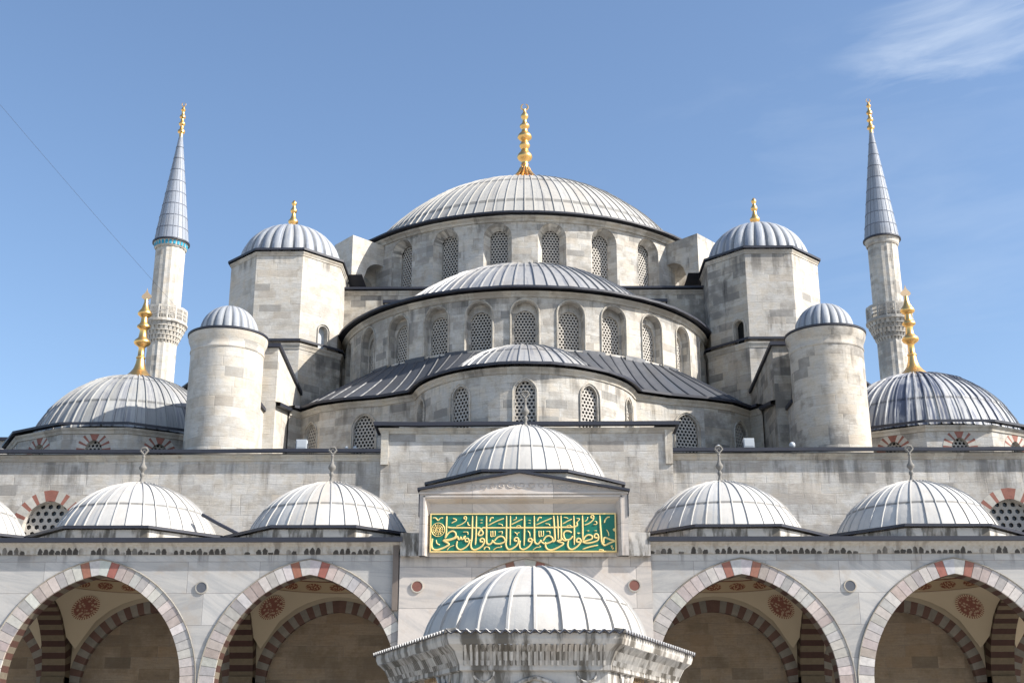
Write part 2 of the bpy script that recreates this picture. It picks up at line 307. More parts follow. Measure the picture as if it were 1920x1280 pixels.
# ------------------------------------------------------------------ mesh builder
class MB:
    def __init__(s): s.v = []; s.f = []; s.uv = []; s.mi = []; s.t = []
    def face(s, pts, uvs=None, m=0, t=(1, 1, 1)):
        i = len(s.v); s.v += [tuple(p) for p in pts]; s.f.append(tuple(range(i, i + len(pts))))
        if uvs is None:
            a, b, c = Vector(pts[0]), Vector(pts[1]), Vector(pts[2]); n = (b - a).cross(c - a)
            if n.length < 1e-9: n = (c - a).cross(Vector(pts[-1]) - a)
            if n.length < 1e-12: n = Vector((0, 0, 1))
            n.normalize()
            if abs(n.z) > .75: uvs = [(p[0], p[1]) for p in pts]
            else:
                h = Vector((-n.y, n.x)).normalized(); uvs = [(p[0] * h.x + p[1] * h.y, p[2]) for p in pts]
        s.uv.append(uvs); s.mi.append(m); s.t.append(t)
    def box(s, x0, x1, y0, y1, z0, z1, m=0, t=(1, 1, 1), skip=''):
        P = lambda x, y, z: (x, y, z)
        if 'f' not in skip: s.face([P(x0, y0, z0), P(x1, y0, z0), P(x1, y0, z1), P(x0, y0, z1)], None, m, t)
        if 'b' not in skip: s.face([P(x1, y1, z0), P(x0, y1, z0), P(x0, y1, z1), P(x1, y1, z1)], None, m, t)
        if 'l' not in skip: s.face([P(x0, y1, z0), P(x0, y0, z0), P(x0, y0, z1), P(x0, y1, z1)], None, m, t)
        if 'r' not in skip: s.face([P(x1, y0, z0), P(x1, y1, z0), P(x1, y1, z1), P(x1, y0, z1)], None, m, t)
        if 't' not in skip: s.face([P(x0, y0, z1), P(x1, y0, z1), P(x1, y1, z1), P(x0, y1, z1)], None, m, t)
        if 'd' not in skip: s.face([P(x0, y1, z0), P(x1, y1, z0), P(x1, y0, z0), P(x0, y0, z0)], None, m, t)
    def prism(s, pts, z0, z1, m=0, t=(1, 1, 1), top=True, bottom=True):
        n = len(pts); zs0 = z0 if isinstance(z0, (list, tuple)) else [z0] * n; zs1 = z1 if isinstance(z1, (list, tuple)) else [z1] * n
        u = 0
        for i in range(n):
            j = (i + 1) % n; a, b = pts[i], pts[j]; l = math.dist(a, b)
            s.face([(*a, zs0[i]), (*b, zs0[j]), (*b, zs1[j]), (*a, zs1[i])], [(u, zs0[i]), (u + l, zs0[j]), (u + l, zs1[j]), (u, zs1[i])], m, t); u += l
        if top: s.face([(*p, z) for p, z in zip(pts, zs1)], None, m, t)
        if bottom: s.face([(*p, z) for p, z in zip(pts, zs0)][::-1], None, m, t)
    def hull(s, q, m=0, t=(1, 1, 1)):           # q: 8 points, bottom ring then top ring
        for a, b, c, d in ((0, 1, 5, 4), (1, 2, 6, 5), (2, 3, 7, 6), (3, 0, 4, 7), (4, 5, 6, 7), (3, 2, 1, 0)):
            s.face([q[a], q[b], q[c], q[d]], None, m, t)
    def sweep(s, pts, prof, closed=False, m=0, t=(1, 1, 1), loop=False, u0=0, vrel=False):
        # pts (x,y) or (x,y,dz); prof list of (outward offset, z)
        n = len(pts); P = [Vector(p[:2]) for p in pts]; dz = [p[2] if len(p) > 2 else 0 for p in pts]
        nor = []
        for i in range(n):
            ds = []
            if i > 0 or closed: ds.append((P[i] - P[i - 1]).normalized())
            if i < n - 1 or closed: ds.append((P[(i + 1) % n] - P[i]).normalized())
            ns = [Vector((d.y, -d.x)) for d in ds]; a = sum(ns, Vector((0, 0)))
            a.normalize(); k = 1 / max(.35, a.dot(ns[0])); nor.append(a * k)
        u = u0; rng = range(n if closed else n - 1); np_ = len(prof)
        vl = [0]
        for k in range(1, np_): vl.append(vl[-1] + math.dist(prof[k - 1], prof[k]))
        for i in rng:
            j = (i + 1) % n; l = (P[j] - P[i]).length
            for k in range(np_ if loop else np_ - 1):
                k2 = (k + 1) % np_
                (o1, z1), (o2, z2) = prof[k], prof[k2]
                A = P[i] + nor[i] * o1; B = P[j] + nor[j] * o1; C = P[j] + nor[j] * o2; D = P[i] + nor[i] * o2
                va, vb = vl[k], (vl[k2] if k2 else vl[k] + .1)
                if not vrel: va, vb = z1, z2 + (.001 if z1 == z2 else 0)
                s.face([(A.x, A.y, z1 + dz[i]), (B.x, B.y, z1 + dz[j]), (C.x, C.y, z2 + dz[j]), (D.x, D.y, z2 + dz[i])],
                       [(u, va), (u + l, va), (u + l, vb), (u, vb)], m, t)
            u += l
        if not closed and loop:
            for i in (0, n - 1):
                s.face([(P[i].x + nor[i].x * o, P[i].y + nor[i].y * o, z + dz[i]) for o, z in prof], None, m, t)
    def lathe(s, prof, cx=0, cy=0, n=24, m=0, t=(1, 1, 1), a0=0, a1=2 * PI, flute=0, nf=0):
        vl = [0]
        for k in range(1, len(prof)): vl.append(vl[-1] + math.dist(prof[k - 1], prof[k]))
        for i in range(n):
            A, B = a0 + (a1 - a0) * i / n, a0 + (a1 - a0) * (i + 1) / n
            for k in range(len(prof) - 1):
                (r1, z1), (r2, z2) = prof[k], prof[k + 1]
                q = []
                for r, z, a in ((r1, z1, A), (r1, z1, B), (r2, z2, B), (r2, z2, A)):
                    q.append((cx + r * sin(a), cy - r * cos(a), z))
                rm = max(r1, r2, .01)
                s.face(q, [(A * rm, vl[k]), (B * rm, vl[k]), (B * rm, vl[k + 1]), (A * rm, vl[k + 1])], m, t)
    def tube(s, pts, r, n=6, m=0, flat=1.0, t=(1, 1, 1), cap=True):
        P = [Vector(p) for p in pts]; rings = []
        for i, p in enumerate(P):
            d = ((P[min(i + 1, len(P) - 1)] - P[max(i - 1, 0)])).normalized()
            up = Vector((0, 1, 0)) if abs(d.y) < .9 else Vector((0, 0, 1))
            a = d.cross(up).normalized(); b = a.cross(d).normalized()
            rr = r[i] if isinstance(r, (list, tuple)) else r
            rings.append([p + a * rr * cos(2 * PI * k / n) + b * rr * flat * sin(2 * PI * k / n) for k in range(n)])
        for i in range(len(P) - 1):
            for k in range(n):
                s.face([rings[i][k], rings[i][(k + 1) % n], rings[i + 1][(k + 1) % n], rings[i + 1][k]], None, m, t)
        if cap: s.face(rings[0], None, m, t); s.face(rings[-1][::-1], None, m, t)
    def build(s, name, mats, parent=None, smooth=None, weld=True, loc=None, label=None):
        me = bpy.data.meshes.new(name); me.from_pydata(s.v, [], s.f)
        for k in (mats if isinstance(mats, (list, tuple)) else [mats]): me.materials.append(M[k] if isinstance(k, str) else k)
        ul = me.uv_layers.new(name='UVMap'); flat = [c for q in s.uv for p in q for c in p]; ul.data.foreach_set('uv', flat)
        me.polygons.foreach_set('material_index', s.mi)
        ca = me.color_attributes.new('tint', 'FLOAT_COLOR', 'CORNER')
        cc = []
        for f, t in zip(s.f, s.t): cc += [t[0], t[1], t[2], 1.0] * len(f)
        ca.data.foreach_set('color', cc)
        if weld:
            bm = bmesh.new(); bm.from_mesh(me); bmesh.ops.remove_doubles(bm, verts=bm.verts, dist=.0008); bm.to_mesh(me); bm.free()
        if smooth:
            me.shade_smooth(); me.set_sharp_from_angle(angle=R(smooth))
        me.update()
        o = bpy.data.objects.new(name, me); sc.collection.objects.link(o)
        if loc: o.location = loc
        if parent: o.parent = parent
        if label: o['label'] = label
        return o

def empty(name, loc=(0, 0, 0), label=None, cat=None, group=None, parent=None):
    o = bpy.data.objects.new(name, None); sc.collection.objects.link(o); o.location = loc; o.empty_display_size = .5
    if label: o['label'] = label
    if cat: o['category'] = cat
    if group: o['group'] = group
    if parent: o.parent = parent
    return o
def tag(o, label=None, cat=None, group=None, kind=None):
    if label: o['label'] = label
    if cat: o['category'] = cat
    if group: o['group'] = group
    if kind: o['kind'] = kind
    return o
def jit(a=.08): return 1 + random.uniform(-a, a)
def grey(a=.1, b=0):
    k = jit(a); return (k * (1 + b), k, k * (1 - b))

# paths -------------------------------------------------------------
class Arc:
    def __init__(s, cx, cy, r): s.c = (cx, cy); s.r = r; s.brk = []
    def p(s, u): a = u / s.r; return (s.c[0] + s.r * sin(a), s.c[1] - s.r * cos(a))
    def n(s, u): a = u / s.r; return (sin(a), -cos(a))
class Poly:
    def __init__(s, pts):
        s.P = pts; s.L = [0]
        for a, b in zip(pts[:-1], pts[1:]): s.L.append(s.L[-1] + math.dist(a, b))
        s.brk = s.L[:]; s.len = s.L[-1]
    def seg(s, u):
        for i in range(len(s.P) - 1):
            if u <= s.L[i + 1] + 1e-9 or i == len(s.P) - 2: return i
    def p(s, u):
        i = s.seg(u); k = (u - s.L[i]) / (s.L[i + 1] - s.L[i]); a, b = s.P[i], s.P[i + 1]
        return (a[0] + (b[0] - a[0]) * k, a[1] + (b[1] - a[1]) * k)
    def n(s, u):
        i = s.seg(u); a, b = s.P[i], s.P[i + 1]; l = math.dist(a, b); return ((b[1] - a[1]) / l, -(b[0] - a[0]) / l)
class Op:       # an arched opening: half width w, sill zs, springing zp, centre offset e (0 = round), reveal depth d
    def __init__(s, u, w, zs, zp, e=0., d=.3, kx=1.): s.u, s.w, s.zs, s.zp, s.e, s.d, s.kx = u, w, zs, zp, e, d, kx
    def top(s, x):
        r = s.w + s.e; x = min(abs(x), s.w); return s.zp + sqrt(max(0, r * r - (x + s.e) ** 2)) * s.kx
    @property
    def apex(s): return s.top(0)
def wall(mb, P, u0, u1, z0, z1, ops=(), du=1.0, m=0, nseg=12, t=(1, 1, 1), mr=None, tr=None):
    mr = m if mr is None else mr; tr = tr or t
    us = {round(u0, 5), round(u1, 5)} | {round(b, 5) for b in P.brk if u0 < b < u1}
    n = max(1, int((u1 - u0) / du)); us |= {round(u0 + (u1 - u0) * i / n, 5) for i in range(n + 1)}
    for o in ops:
        us = {u for u in us if not (o.u - o.w - .02 < u < o.u + o.w + .02)}
        us |= {round(o.u + o.w * sin(PI / 2 * (2 * i / nseg - 1)), 5) for i in range(nseg + 1)}
    us = sorted(us)
    def pt(u, z): x, y = P.p(u); return (x, y, z)
    for a, b in zip(us[:-1], us[1:]):
        mid = (a + b) / 2; o = next((o for o in ops if abs(mid - o.u) < o.w), None)
        def q(za, zb, zc, zd):
            mb.face([pt(a, za), pt(b, zb), pt(b, zc), pt(a, zd)], [(a, za), (b, zb), (b, zc), (a, zd)], m, t)
        if o is None: q(z0, z0, z1, z1); continue
        ta, tb = o.top(a - o.u), o.top(b - o.u)
        if o.zs > z0: q(z0, z0, o.zs, o.zs)
        q(ta, tb, z1, z1)
        nx, ny = P.n(o.u); D = lambda p: (p[0] - nx * o.d, p[1] - ny * o.d, p[2])
        A, B = pt(a, ta), pt(b, tb); mb.face([A, B, D(B), D(A)], None, mr, tr)
        if o.zs > z0: A, B = pt(a, o.zs), pt(b, o.zs); mb.face([A, B, D(B), D(A)], None, mr, tr)
    for o in ops:
        nx, ny = P.n(o.u)
        for sg in (-1, 1):
            u = o.u + sg * o.w; A, B = pt(u, o.zs), pt(u, o.top(o.w)); D = lambda p: (p[0] - nx * o.d, p[1] - ny * o.d, p[2])
            mb.face([A, B, D(B), D(A)], None, mr, tr)
def frame_at(P, o, depth):      # point function in the flat local frame of an opening
    x0, y0 = P.p(o.u); nx, ny = P.n(o.u)
    xm = ((P.p(o.u + o.w)[0] + P.p(o.u - o.w)[0]) / 2, (P.p(o.u + o.w)[1] + P.p(o.u - o.w)[1]) / 2)
    tx, ty = -ny, nx
    return lambda x, z, d=depth: (xm[0] + tx * x - nx * d, xm[1] + ty * x - ny * d, z)
def archplate(mb, F, o, i, dep2, m=0, t=(1, 1, 1), n=12):   # plate between outer and inner arch, then the inner reveal
    xs = sorted({round(o.w * sin(PI / 2 * (2 * k / n - 1)), 5) for k in range(n + 1)} | {round(i.w * sin(PI / 2 * (2 * k / n - 1)), 5) for k in range(n + 1)})
    for a, b in zip(xs[:-1], xs[1:]):
        mid = abs(a + b) / 2; ta, tb = o.top(a), o.top(b)
        if mid > i.w: mb.face([F(a, o.zs), F(b, o.zs), F(b, tb), F(a, ta)], None, m, t)
        else:
            ia, ib = i.top(a), i.top(b)
            mb.face([F(a, ia), F(b, ib), F(b, tb), F(a, ta)], None, m, t)
            if i.zs > o.zs: mb.face([F(a, o.zs), F(b, o.zs), F(b, i.zs), F(a, i.zs)], None, m, t)
            mb.face([F(a, ia), F(b, ib), F(b, ib, dep2), F(a, ia, dep2)], None, m, t)
    for sg in (-1, 1):
        x = sg * i.w; mb.face([F(x, i.zs), F(x, i.top(i.w)), F(x, i.top(i.w), dep2), F(x, i.zs, dep2)], None, m, t)
    mb.face([F(-i.w, i.zs), F(i.w, i.zs), F(i.w, i.zs, dep2), F(-i.w, i.zs, dep2)], None, m, t)

# lattice windows (one mesh per size, shared by every copy) ----------
_lat = {}
def lattice_mesh(w, h, sp, e, g=.155, hole=.37):
    key = (w, h, sp, e, g)
    if key in _lat: return _lat[key]
    o = Op(0, w, 0, sp, e); mb = MB(); Rh = g / sqrt(3); ri = g * hole; row = 0; z = -g * .2
    while z < h + g:
        x = -w - g + (g / 2 if row % 2 else 0)
        while x < w + g:
            if z < o.top(min(abs(x), w)) + g * .8 and abs(x) < w + g * .6:
                c = [(cos(PI / 6 + k * PI / 3), sin(PI / 6 + k * PI / 3)) for k in range(6)]
                tt = grey(.07)
                for k in range(6):
                    a, b = c[k], c[(k + 1) % 6]
                    mb.face([(x + Rh * a[0], 0, z + Rh * a[1]), (x + Rh * b[0], 0, z + Rh * b[1]), (x + ri * b[0], 0, z + ri * b[1]), (x + ri * a[0], 0, z + ri * a[1])], None, 0, tt)
                    mb.face([(x + ri * a[0], 0, z + ri * a[1]), (x + ri * b[0], 0, z + ri * b[1]), (x + ri * b[0], .05, z + ri * b[1]), (x + ri * a[0], .05, z + ri * a[1])], None, 0, tt)
            x += g
        z += g * .866; row += 1
    a = mb.build('window', 'lattice'); me1 = a.data; bpy.data.objects.remove(a)
    mb = MB(); mb.face([(-w - .1, .09, -.1), (w + .1, .09, -.1), (w + .1, .09, h + .15), (-w - .1, .09, h + .15)])
    a = mb.build('pane', 'glass'); me2 = a.data; bpy.data.objects.remove(a)
    _lat[key] = (me1, me2); return _lat[key]
def put_window(P, o, depth, parent, g=.155, hole=.38, base=None):
    F = frame_at(P, o, depth); x, y, z = F(0, o.zs); nx, ny = P.n(o.u)
    m1, m2 = lattice_mesh(round(o.w, 3), round(o.apex - o.zs, 3), round(o.zp - o.zs, 3), o.e, g, hole)
    a = bpy.data.objects.new('window', m1); b = bpy.data.objects.new('pane', m2)
    for q in (a, b): sc.collection.objects.link(q)
    a.location = (x, y, z); a.rotation_euler = (0, 0, atan2(nx, -ny)); a.parent = parent; b.parent = a
    return a

# domes ---------------------------------------------------------------
def dome(mb, cx, cy, zc, Rr, z0, ribs, rw=.09, rh=.05, rings=14, a0=0, a1=2 * PI, seams=(.35, .7), kz=1., tv=.08, m=0, seamdark=.55, lip=.03):
    """ribbed cap of sphere (cx,cy,zc,Rr) above z0; a0..a1 azimuths from -Y towards +X"""
    t0 = math.acos(min(1, max(-1, (z0 - zc) / (Rr * kz)))); ts = [t0 * (1 - i / rings) for i in range(rings)] + [.012]
    sm = sorted(t0 * (1 - q) for q in seams)
    for q in sm: ts += [q + .012, q - .012]
    ts = sorted(set(ts), reverse=True)
    ns = max(3, int(round(ribs * (a1 - a0) / (2 * PI)))); dA = (a1 - a0) / ns
    vl = [0]
    for k in range(1, len(ts)): vl.append(vl[-1] + Rr * abs(ts[k] - ts[k - 1]))
    def pt(t, a, h): r = (Rr + h); return (cx + r * sin(t) * sin(a), cy - r * sin(t) * cos(a), zc + r * cos(t) * kz)
    AL = [a0 + q * dA + (random.uniform(-.07, .07) * dA if 0 < q < ns else 0) for q in range(ns + 1)]; dA0 = dA
    for s in range(ns):
        A = AL[s]; dA = AL[s + 1] - A; pan = {}; hv = random.uniform(.7, 1.35) * rh; js = random.uniform(-.006, .006)
        for k in range(len(ts) - 1):
            ta, tb = ts[k], ts[k + 1]; tm = (ta + tb) / 2
            band = sum(tm < q for q in sm); isseam = any(abs(tm - q) < .0125 for q in sm)
            if band not in pan: pan[band] = grey(tv, random.uniform(-.012, .012))
            c = pan[band]; cs = tuple(x * seamdark for x in c) if isseam else c
            ha = lip * sum(ta < q for q in sm); hb = lip * sum(tb < q for q in sm)
            w1 = min(rw / max(.05, Rr * sin(ta)), dA * .4); w2 = min(rw / max(.05, Rr * sin(tb)), dA * .4)
            for (f1, f2, h1, h2, cc) in ((-.5, -.28, 0, hv, tuple(x * .8 for x in c)), (-.28, .28, hv, hv, c), (.28, .5, hv, 0, tuple(x * .8 for x in c))):
                q = [pt(ta, A + f1 * w1, ha + h1), pt(ta, A + f2 * w1, ha + h2), pt(tb, A + f2 * w2, hb + h2), pt(tb, A + f1 * w2, hb + h1)]
                mb.face(q, [(s, vl[k]), (s + .05, vl[k]), (s + .05, vl[k + 1]), (s, vl[k + 1])], m, cc)
            x1, x2 = .5 * w1, .5 * w2; M1, M2 = dA - w1 * .5, dA - w2 * .5
            for f in (0, 1):
                b1, b2 = x1 + (M1 - x1) * f / 2, x1 + (M1 - x1) * (f + 1) / 2; e1, e2 = x2 + (M2 - x2) * f / 2, x2 + (M2 - x2) * (f + 1) / 2
                q = [pt(ta, A + b1, ha), pt(ta, A + b2, ha), pt(tb, A + e2, hb), pt(tb, A + e1, hb)]
                mb.face(q, [(s + .1 + .45 * f, vl[k]), (s + .55 + .45 * f, vl[k]), (s + .55 + .45 * f, vl[k + 1]), (s + .1 + .45 * f, vl[k + 1])], m, cs)
def fluted(mb, cx, cy, z0, r0, h, lobes, amp=.06, rings=12, m=0, rot=0):
    prof = []
    for i in range(rings + 1):
        t = PI / 2 * i / rings; prof.append((r0 * cos(t) ** .92 if i < rings else .01, z0 + h * sin(t)))
    per = 6; n = lobes * per; vl = 0
    for k in range(rings):
        (r1, z1), (r2, z2) = prof[k], prof[k + 1]; l = math.dist(prof[k], prof[k + 1])
        for i in range(n):
            q = []
            for r, z, j in ((r1, z1, i), (r1, z1, i + 1), (r2, z2, i + 1), (r2, z2, i)):
                a = 2 * PI * j / n + rot; f = abs(sin(PI * j / per)); rr = r * (1 - amp + amp * sqrt(f))
                q.append((cx + rr * sin(a), cy - rr * cos(a), z))
            random.seed(i // per + 31); c = grey(.09)
            dk = .72 if i % per in (0, per - 1) else 1
            c = tuple(x * dk for x in c)
            mb.face(q, [(i / per, vl), ((i + 1) / per, vl), ((i + 1) / per, vl + l), (i / per, vl + l)], m, c)
        vl += l
def ngon(cx, cy, ap, n, rot=0):
    rc = ap / cos(PI / n); return [(cx + rc * sin(a), cy - rc * cos(a)) for a in [rot + (2 * i - 1) * PI / n for i in range(n)]]
def arcpts(cx, cy, r, a0, a1, n): return [(cx + r * sin(a0 + (a1 - a0) * i / n), cy - r * cos(a0 + (a1 - a0) * i / n)) for i in range(n + 1)]
def eave(pts, z, out, closed, parent, th=.13, inn=.5, rise=.12, name='eaves'):
    th *= .8; q = []; k = len(pts)
    for i in range(k if closed else k - 1):
        a, b = pts[i], pts[(i + 1) % k]; n = max(1, int(math.dist(a[:2], b[:2]) / 1.3))
        for j in range(n): q.append((a[0] + (b[0] - a[0]) * j / n, a[1] + (b[1] - a[1]) * j / n, random.uniform(-.014, .014)))
    if not closed: q.append((*pts[-1][:2], 0))
    pts = q
    mb = MB(); mb.sweep(pts, [(0, z - th * .2), (out * .8, z - th * .9), (out, z - th * .9), (out, z), (-inn, z + rise)], closed, vrel=True)
    return mb.build(name, 'edge', parent)
def cornice(pts, z, out, closed, parent, h=.35, mat='trim', name='cornice', t=(1, 1, 1)):
    mb = MB(); pr = [(0.01, z - h), (out * .3, z - h * .93), (out * .34, z - h * .72), (out * .5, z - h * .5), (out * .85, z - h * .3), (out, z - h * .12), (out, z), (0, z)]
    mb.sweep(pts, pr, closed, t=t); return mb.build(name, mat, parent)

def lead_skirt(pts_out, z_out, cx, cy, r_in, z_in, parent, mat, n=1, name='roof'):
    mb = MB(); k = len(pts_out)
    for i in range(k):
        a, b = pts_out[i], pts_out[(i + 1) % k]
        for j in range(n):
            p = [a[q] + (b[q] - a[q]) * j / n for q in (0, 1)]; q2 = [a[q] + (b[q] - a[q]) * (j + 1) / n for q in (0, 1)]
            def inn(v): d = math.dist(v, (cx, cy)); return (cx + (v[0] - cx) * r_in / d, cy + (v[1] - cy) * r_in / d, z_in)
            mb.face([(*p, z_out), (*q2, z_out), inn(q2), inn(p)], None, 0, grey(.06))
    return mb.build(name, mat, parent)

# finials ---------------------------------------------------------------
def finial(parent, x, y, z, H, kind='main', mat='gold', name='finial', rs=1.):
    """profile heights are fractions of H"""
    mb = MB()
    if kind == 'main':
        pr = [(.27, -.23), (.19, -.08), (.15, 0), (.12, .025), (.085, .06), (.062, .10), (.05, .145), (.048, .17), (.056, .175), (.056, .185), (.045, .195), (.048, .225),
              (.088, .25), (.105, .275), (.105, .29), (.088, .32), (.062, .345), (.045, .38), (.055, .395), (.074, .42), (.074, .435), (.052, .465), (.045, .49), (.07, .505),
              (.1, .53), (.1, .545), (.082, .575), (.052, .60), (.036, .635), (.045, .65), (.068, .67), (.068, .69), (.045, .71), (.03, .735), (.03, .77), (.048, .79), (.055, .81), (.05, .825), (.03, .85), (.02, .875), (.016, .9)]
    elif kind == 'corner':
        pr = [(.2, -.06), (.16, 0), (.115, .04), (.075, .09), (.055, .15), (.046, .205), (.054, .21), (.054, .225), (.04, .235), (.036, .33), (.05, .345), (.09, .37), (.1, .39), (.09, .41), (.055, .44), (.05, .455), (.04, .52),
              (.05, .54), (.078, .56), (.078, .575), (.05, .6), (.042, .62), (.038, .67), (.08, .70), (.086, .715), (.075, .735), (.045, .775), (.028, .83), (.025, .845), (.022, .88)]
    elif kind == 'tower':
        pr = [(.19, 0), (.15, .05), (.09, .12), (.07, .18), (.1, .22), (.145, .28), (.145, .33), (.09, .40), (.06, .50), (.05, .57), (.08, .60), (.1, .65), (.08, .70), (.05, .76), (.045, .82), (.075, .86), (.075, .90), (.04, .95), (.01, .99)]
    elif kind == 'minaret':
        pr = [(.05, 0), (.05, .12), (.09, .15), (.09, .2), (.05, .24), (.04, .33), (.08, .37), (.08, .41), (.045, .45), (.035, .53), (.075, .57), (.07, .62), (.035, .66), (.03, .74), (.06, .78), (.04, .83), (.02, .88)]
    else:  # portico: small grey
        pr = [(.22, 0), (.2, .04), (.12, .11), (.06, .17), (.045, .25), (.075, .29), (.075, .33), (.04, .37), (.06, .41), (.12, .46), (.12, .51), (.06, .58), (.04, .66), (.035, .74), (.055, .77), (.035, .80), (.02, .82)]
    mb.lathe([(r * H * rs, z + f * H) for r, f in pr], x, y, 20)
    if kind == 'main':   # fluted skirt
        for k in range(16):
            a = 2 * PI * (k + .5) / 16
            mb.tube([(x + r * H * sin(a), y - r * H * cos(a), z + f * H) for r, f in ((.05, .14), (.064, .10), (.088, .06), (.12, .02), (.16, -.01))], [.012 * H, .013 * H, .015 * H, .016 * H, .012 * H], 5)
    top = mb
    if kind in ('main', 'minaret'):
        cr = .04 * H if kind == 'main' else .05 * H; cz = z + H * .895 + cr; pts = []; rr = []
        for k in range(17):
            a = R(-160 + 320 * k / 16); pts.append((x + cr * sin(a), y, cz - cr * cos(a))); rr.append(cr * (.10 + .16 * max(0, cos(a / 2))))
        top.tube(pts, rr, 6)
    elif kind == 'corner':   # pierced leaf-shaped top
        w_ = .055 * H
        out_ = [(0, .87), (-.6, .885), (-1, .905), (-.85, .93), (-.35, .955), (-.12, .98), (0, 1.01), (.12, .98), (.35, .955), (.85, .93), (1, .905), (.6, .885)]
        o = [(x + a * w_, y - .02, z + b * H) for a, b in out_]; q = [(x + a * w_, y + .02, z + b * H) for a, b in out_]
        top.face(o, None, 1); top.face(q[::-1], None, 1)
        for k in range(len(o)): top.face([o[k], o[(k + 1) % len(o)], q[(k + 1) % len(o)], q[k]], None, 1)
    elif kind == 'small':   # open lozenge
        s = .1 * H; zz = z + H * .91
        c = [(0, -1), (.95, .1), (.5, .8), (-.5, .8), (-.95, .1), (0, -1)]
        top.tube([(x + a * s, y, zz + b * s) for a, b in c], .028 * H, 5); top.tube([(x - .45 * s, y, zz - .1 * s), (x, y, zz + .3 * s), (x + .45 * s, y, zz - .1 * s)], .02 * H, 5)
    return mb.build(name, [mat, 'gold_dull'], parent, smooth=50)

# ================================================================== GROUND
mb = MB(); mb.face([(-900, -900, 0), (900, -900, 0), (900, 1500, 0), (-900, 1500, 0)])
tag(mb.build('courtyard_ground', ashlar('courtyard marble paving', (.42, .41, .39), bw=1.3, bh=.7, grime=.2, streak=0, darkblocks=.02, seed=30)), 'pale marble paved courtyard ground', kind='structure')

# ================================================================== MOSQUE HALL
hall = empty('mosque', (0, 74, 0), 'great domed stone mosque hall rising in tiers of lead domes behind the arcade', 'mosque')
hall.location = (0, 0, 0)
FY = 48.0
# front wall with two big grilles
FP = Poly([(-30, FY), (-5.5, FY)]); FPr = Poly([(5.62, FY), (30, FY)])
mb = MB()
wl = Op(30 - 18.05, .98, 9.2, 10.3, .12, .35); wl2 = Op(30 - 24.8, .98, 9.2, 10.3, .12, .35)
wr = Op(18.25 - 5.62, .98, 9.2, 10.3, .12, .35); wr2 = Op(25 - 5.62, .98, 9.2, 10.3, .12, .35)
wall(mb, FP, 0, 24.5, 8.2, 13.1, [wl2, wl], 1.5)
wall(mb, FPr, 0, 24.38, 8.2, 13.1, [wr, wr2], 1.5)
mb.build('wall', 'stone_wall', hall)
mb = MB()
mb.box(-5.5, 5.62, FY - .22, FY + 1, 8.2, 14.08, skip='b'); mb.build('wall', 'stone_wall', hall)
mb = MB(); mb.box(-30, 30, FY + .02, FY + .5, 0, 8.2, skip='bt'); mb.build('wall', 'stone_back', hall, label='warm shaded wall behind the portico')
mb = MB(); mb.sweep([(30, FY), (30, 100), (-30, 100), (-30, FY)], [(0, 0), (0, 13.1)]); mb.build('wall', 'stone', hall)
mb = MB(); mb.face([(-30, FY, 13.2), (30, FY, 13.2), (30, 100, 13.2), (-30, 100, 13.2)]); mb.face([(-5.5, FY - .2, 14.14), (5.62, FY - .2, 14.14), (5.62, 50, 14.14), (-5.5, 50, 14.14)])
mb.box(-5.5, 5.62, 49.4, 50, 13.2, 14.13, skip='td')
mb.build('roof', 'lead_roof', hall)
for P, o in ((FP, wl), (FP, wl2), (FPr, wr), (FPr, wr2)):
    put_window(P, o, .3, hall, g=.30, hole=.33)
def voussoirs(mb, cx, cy, o, t, depth, n, cols, ang=0, proud=.02, nar=0, gap=0):
    """radial blocks on an arch o (Op) in the plane through (cx,cy) turned by ang; depth = thickness behind the face"""
    ca, sa = cos(ang), sin(ang); r0 = o.w + o.e
    def F(x, z, d): return (cx + x * ca + (d) * -sa, cy + x * sa + d * ca, z)
    amax = math.acos(o.e / r0)      # angle at the crown measured from springing
    for sg in (-1, 1):
        for k in range(n):
            a, b = amax * (k + (nar if k % 2 else 0)) / n, amax * (k + 1 + (0 if k % 2 else nar)) / n; a += gap; b -= gap if k < n - 1 else 0; q = []
            for d in (-proud, depth):
                for (ang_, rr) in ((a, r0), (a, r0 + t), (b, r0 + t), (b, r0)):
                    x = rr * cos(ang_) - o.e; z = o.zp + rr * sin(ang_) * o.kx
                    if x < 0 or (k == n - 1 and ang_ == b): x = 0
                    q.append(F(sg * x, z, d))
            mb.hull([q[0], q[1], q[2], q[3], q[4], q[5], q[6], q[7]], 0, cols(k, n, sg))
def voussoir_obj(parent, *a, name='voussoirs', **k):
    mb = MB(); voussoirs(mb, *a, **k); return mb.build(name, 'voussoir', parent)
RED = (.24, .10, .075); PALE = (.42, .395, .35)
def redpale(k, n, s):
    j = jit(.12); return tuple(x * j for x in (RED if k % 2 == 0 else PALE))
for P, o in ((FP, wl), (FP, wl2), (FPr, wr), (FPr, wr2)):
    x, y = P.p(o.u); voussoir_obj(hall, x, y, o, .42, .1, 9, redpale, proud=.012, nar=-.3)
# copings
for pts in ([(-30, 100), (-30, FY), (-5.5, FY)], [(5.62, FY), (30, FY), (30, 100)]):
    cornice(pts, 13.14, .13, False, hall, .24); eave(pts, 13.32, .3, False, hall, th=.18, inn=.5, rise=.02)
pc = [(-5.5, FY + 1.0), (-5.5, FY - .22), (5.62, FY - .22), (5.62, FY + 1.0)]
cornice(pc, 14.12, .12, False, hall, .22); eave(pc, 14.32, .28, False, hall, th=.2, inn=.6, rise=.02)
mb = MB(); mb.box(-5.5, -5.22, FY - .3, FY - .218, 12.7, 14.1); mb.box(5.34, 5.62, FY - .3, FY - .218, 12.7, 14.1); mb.build('pilaster', 'trim', hall)

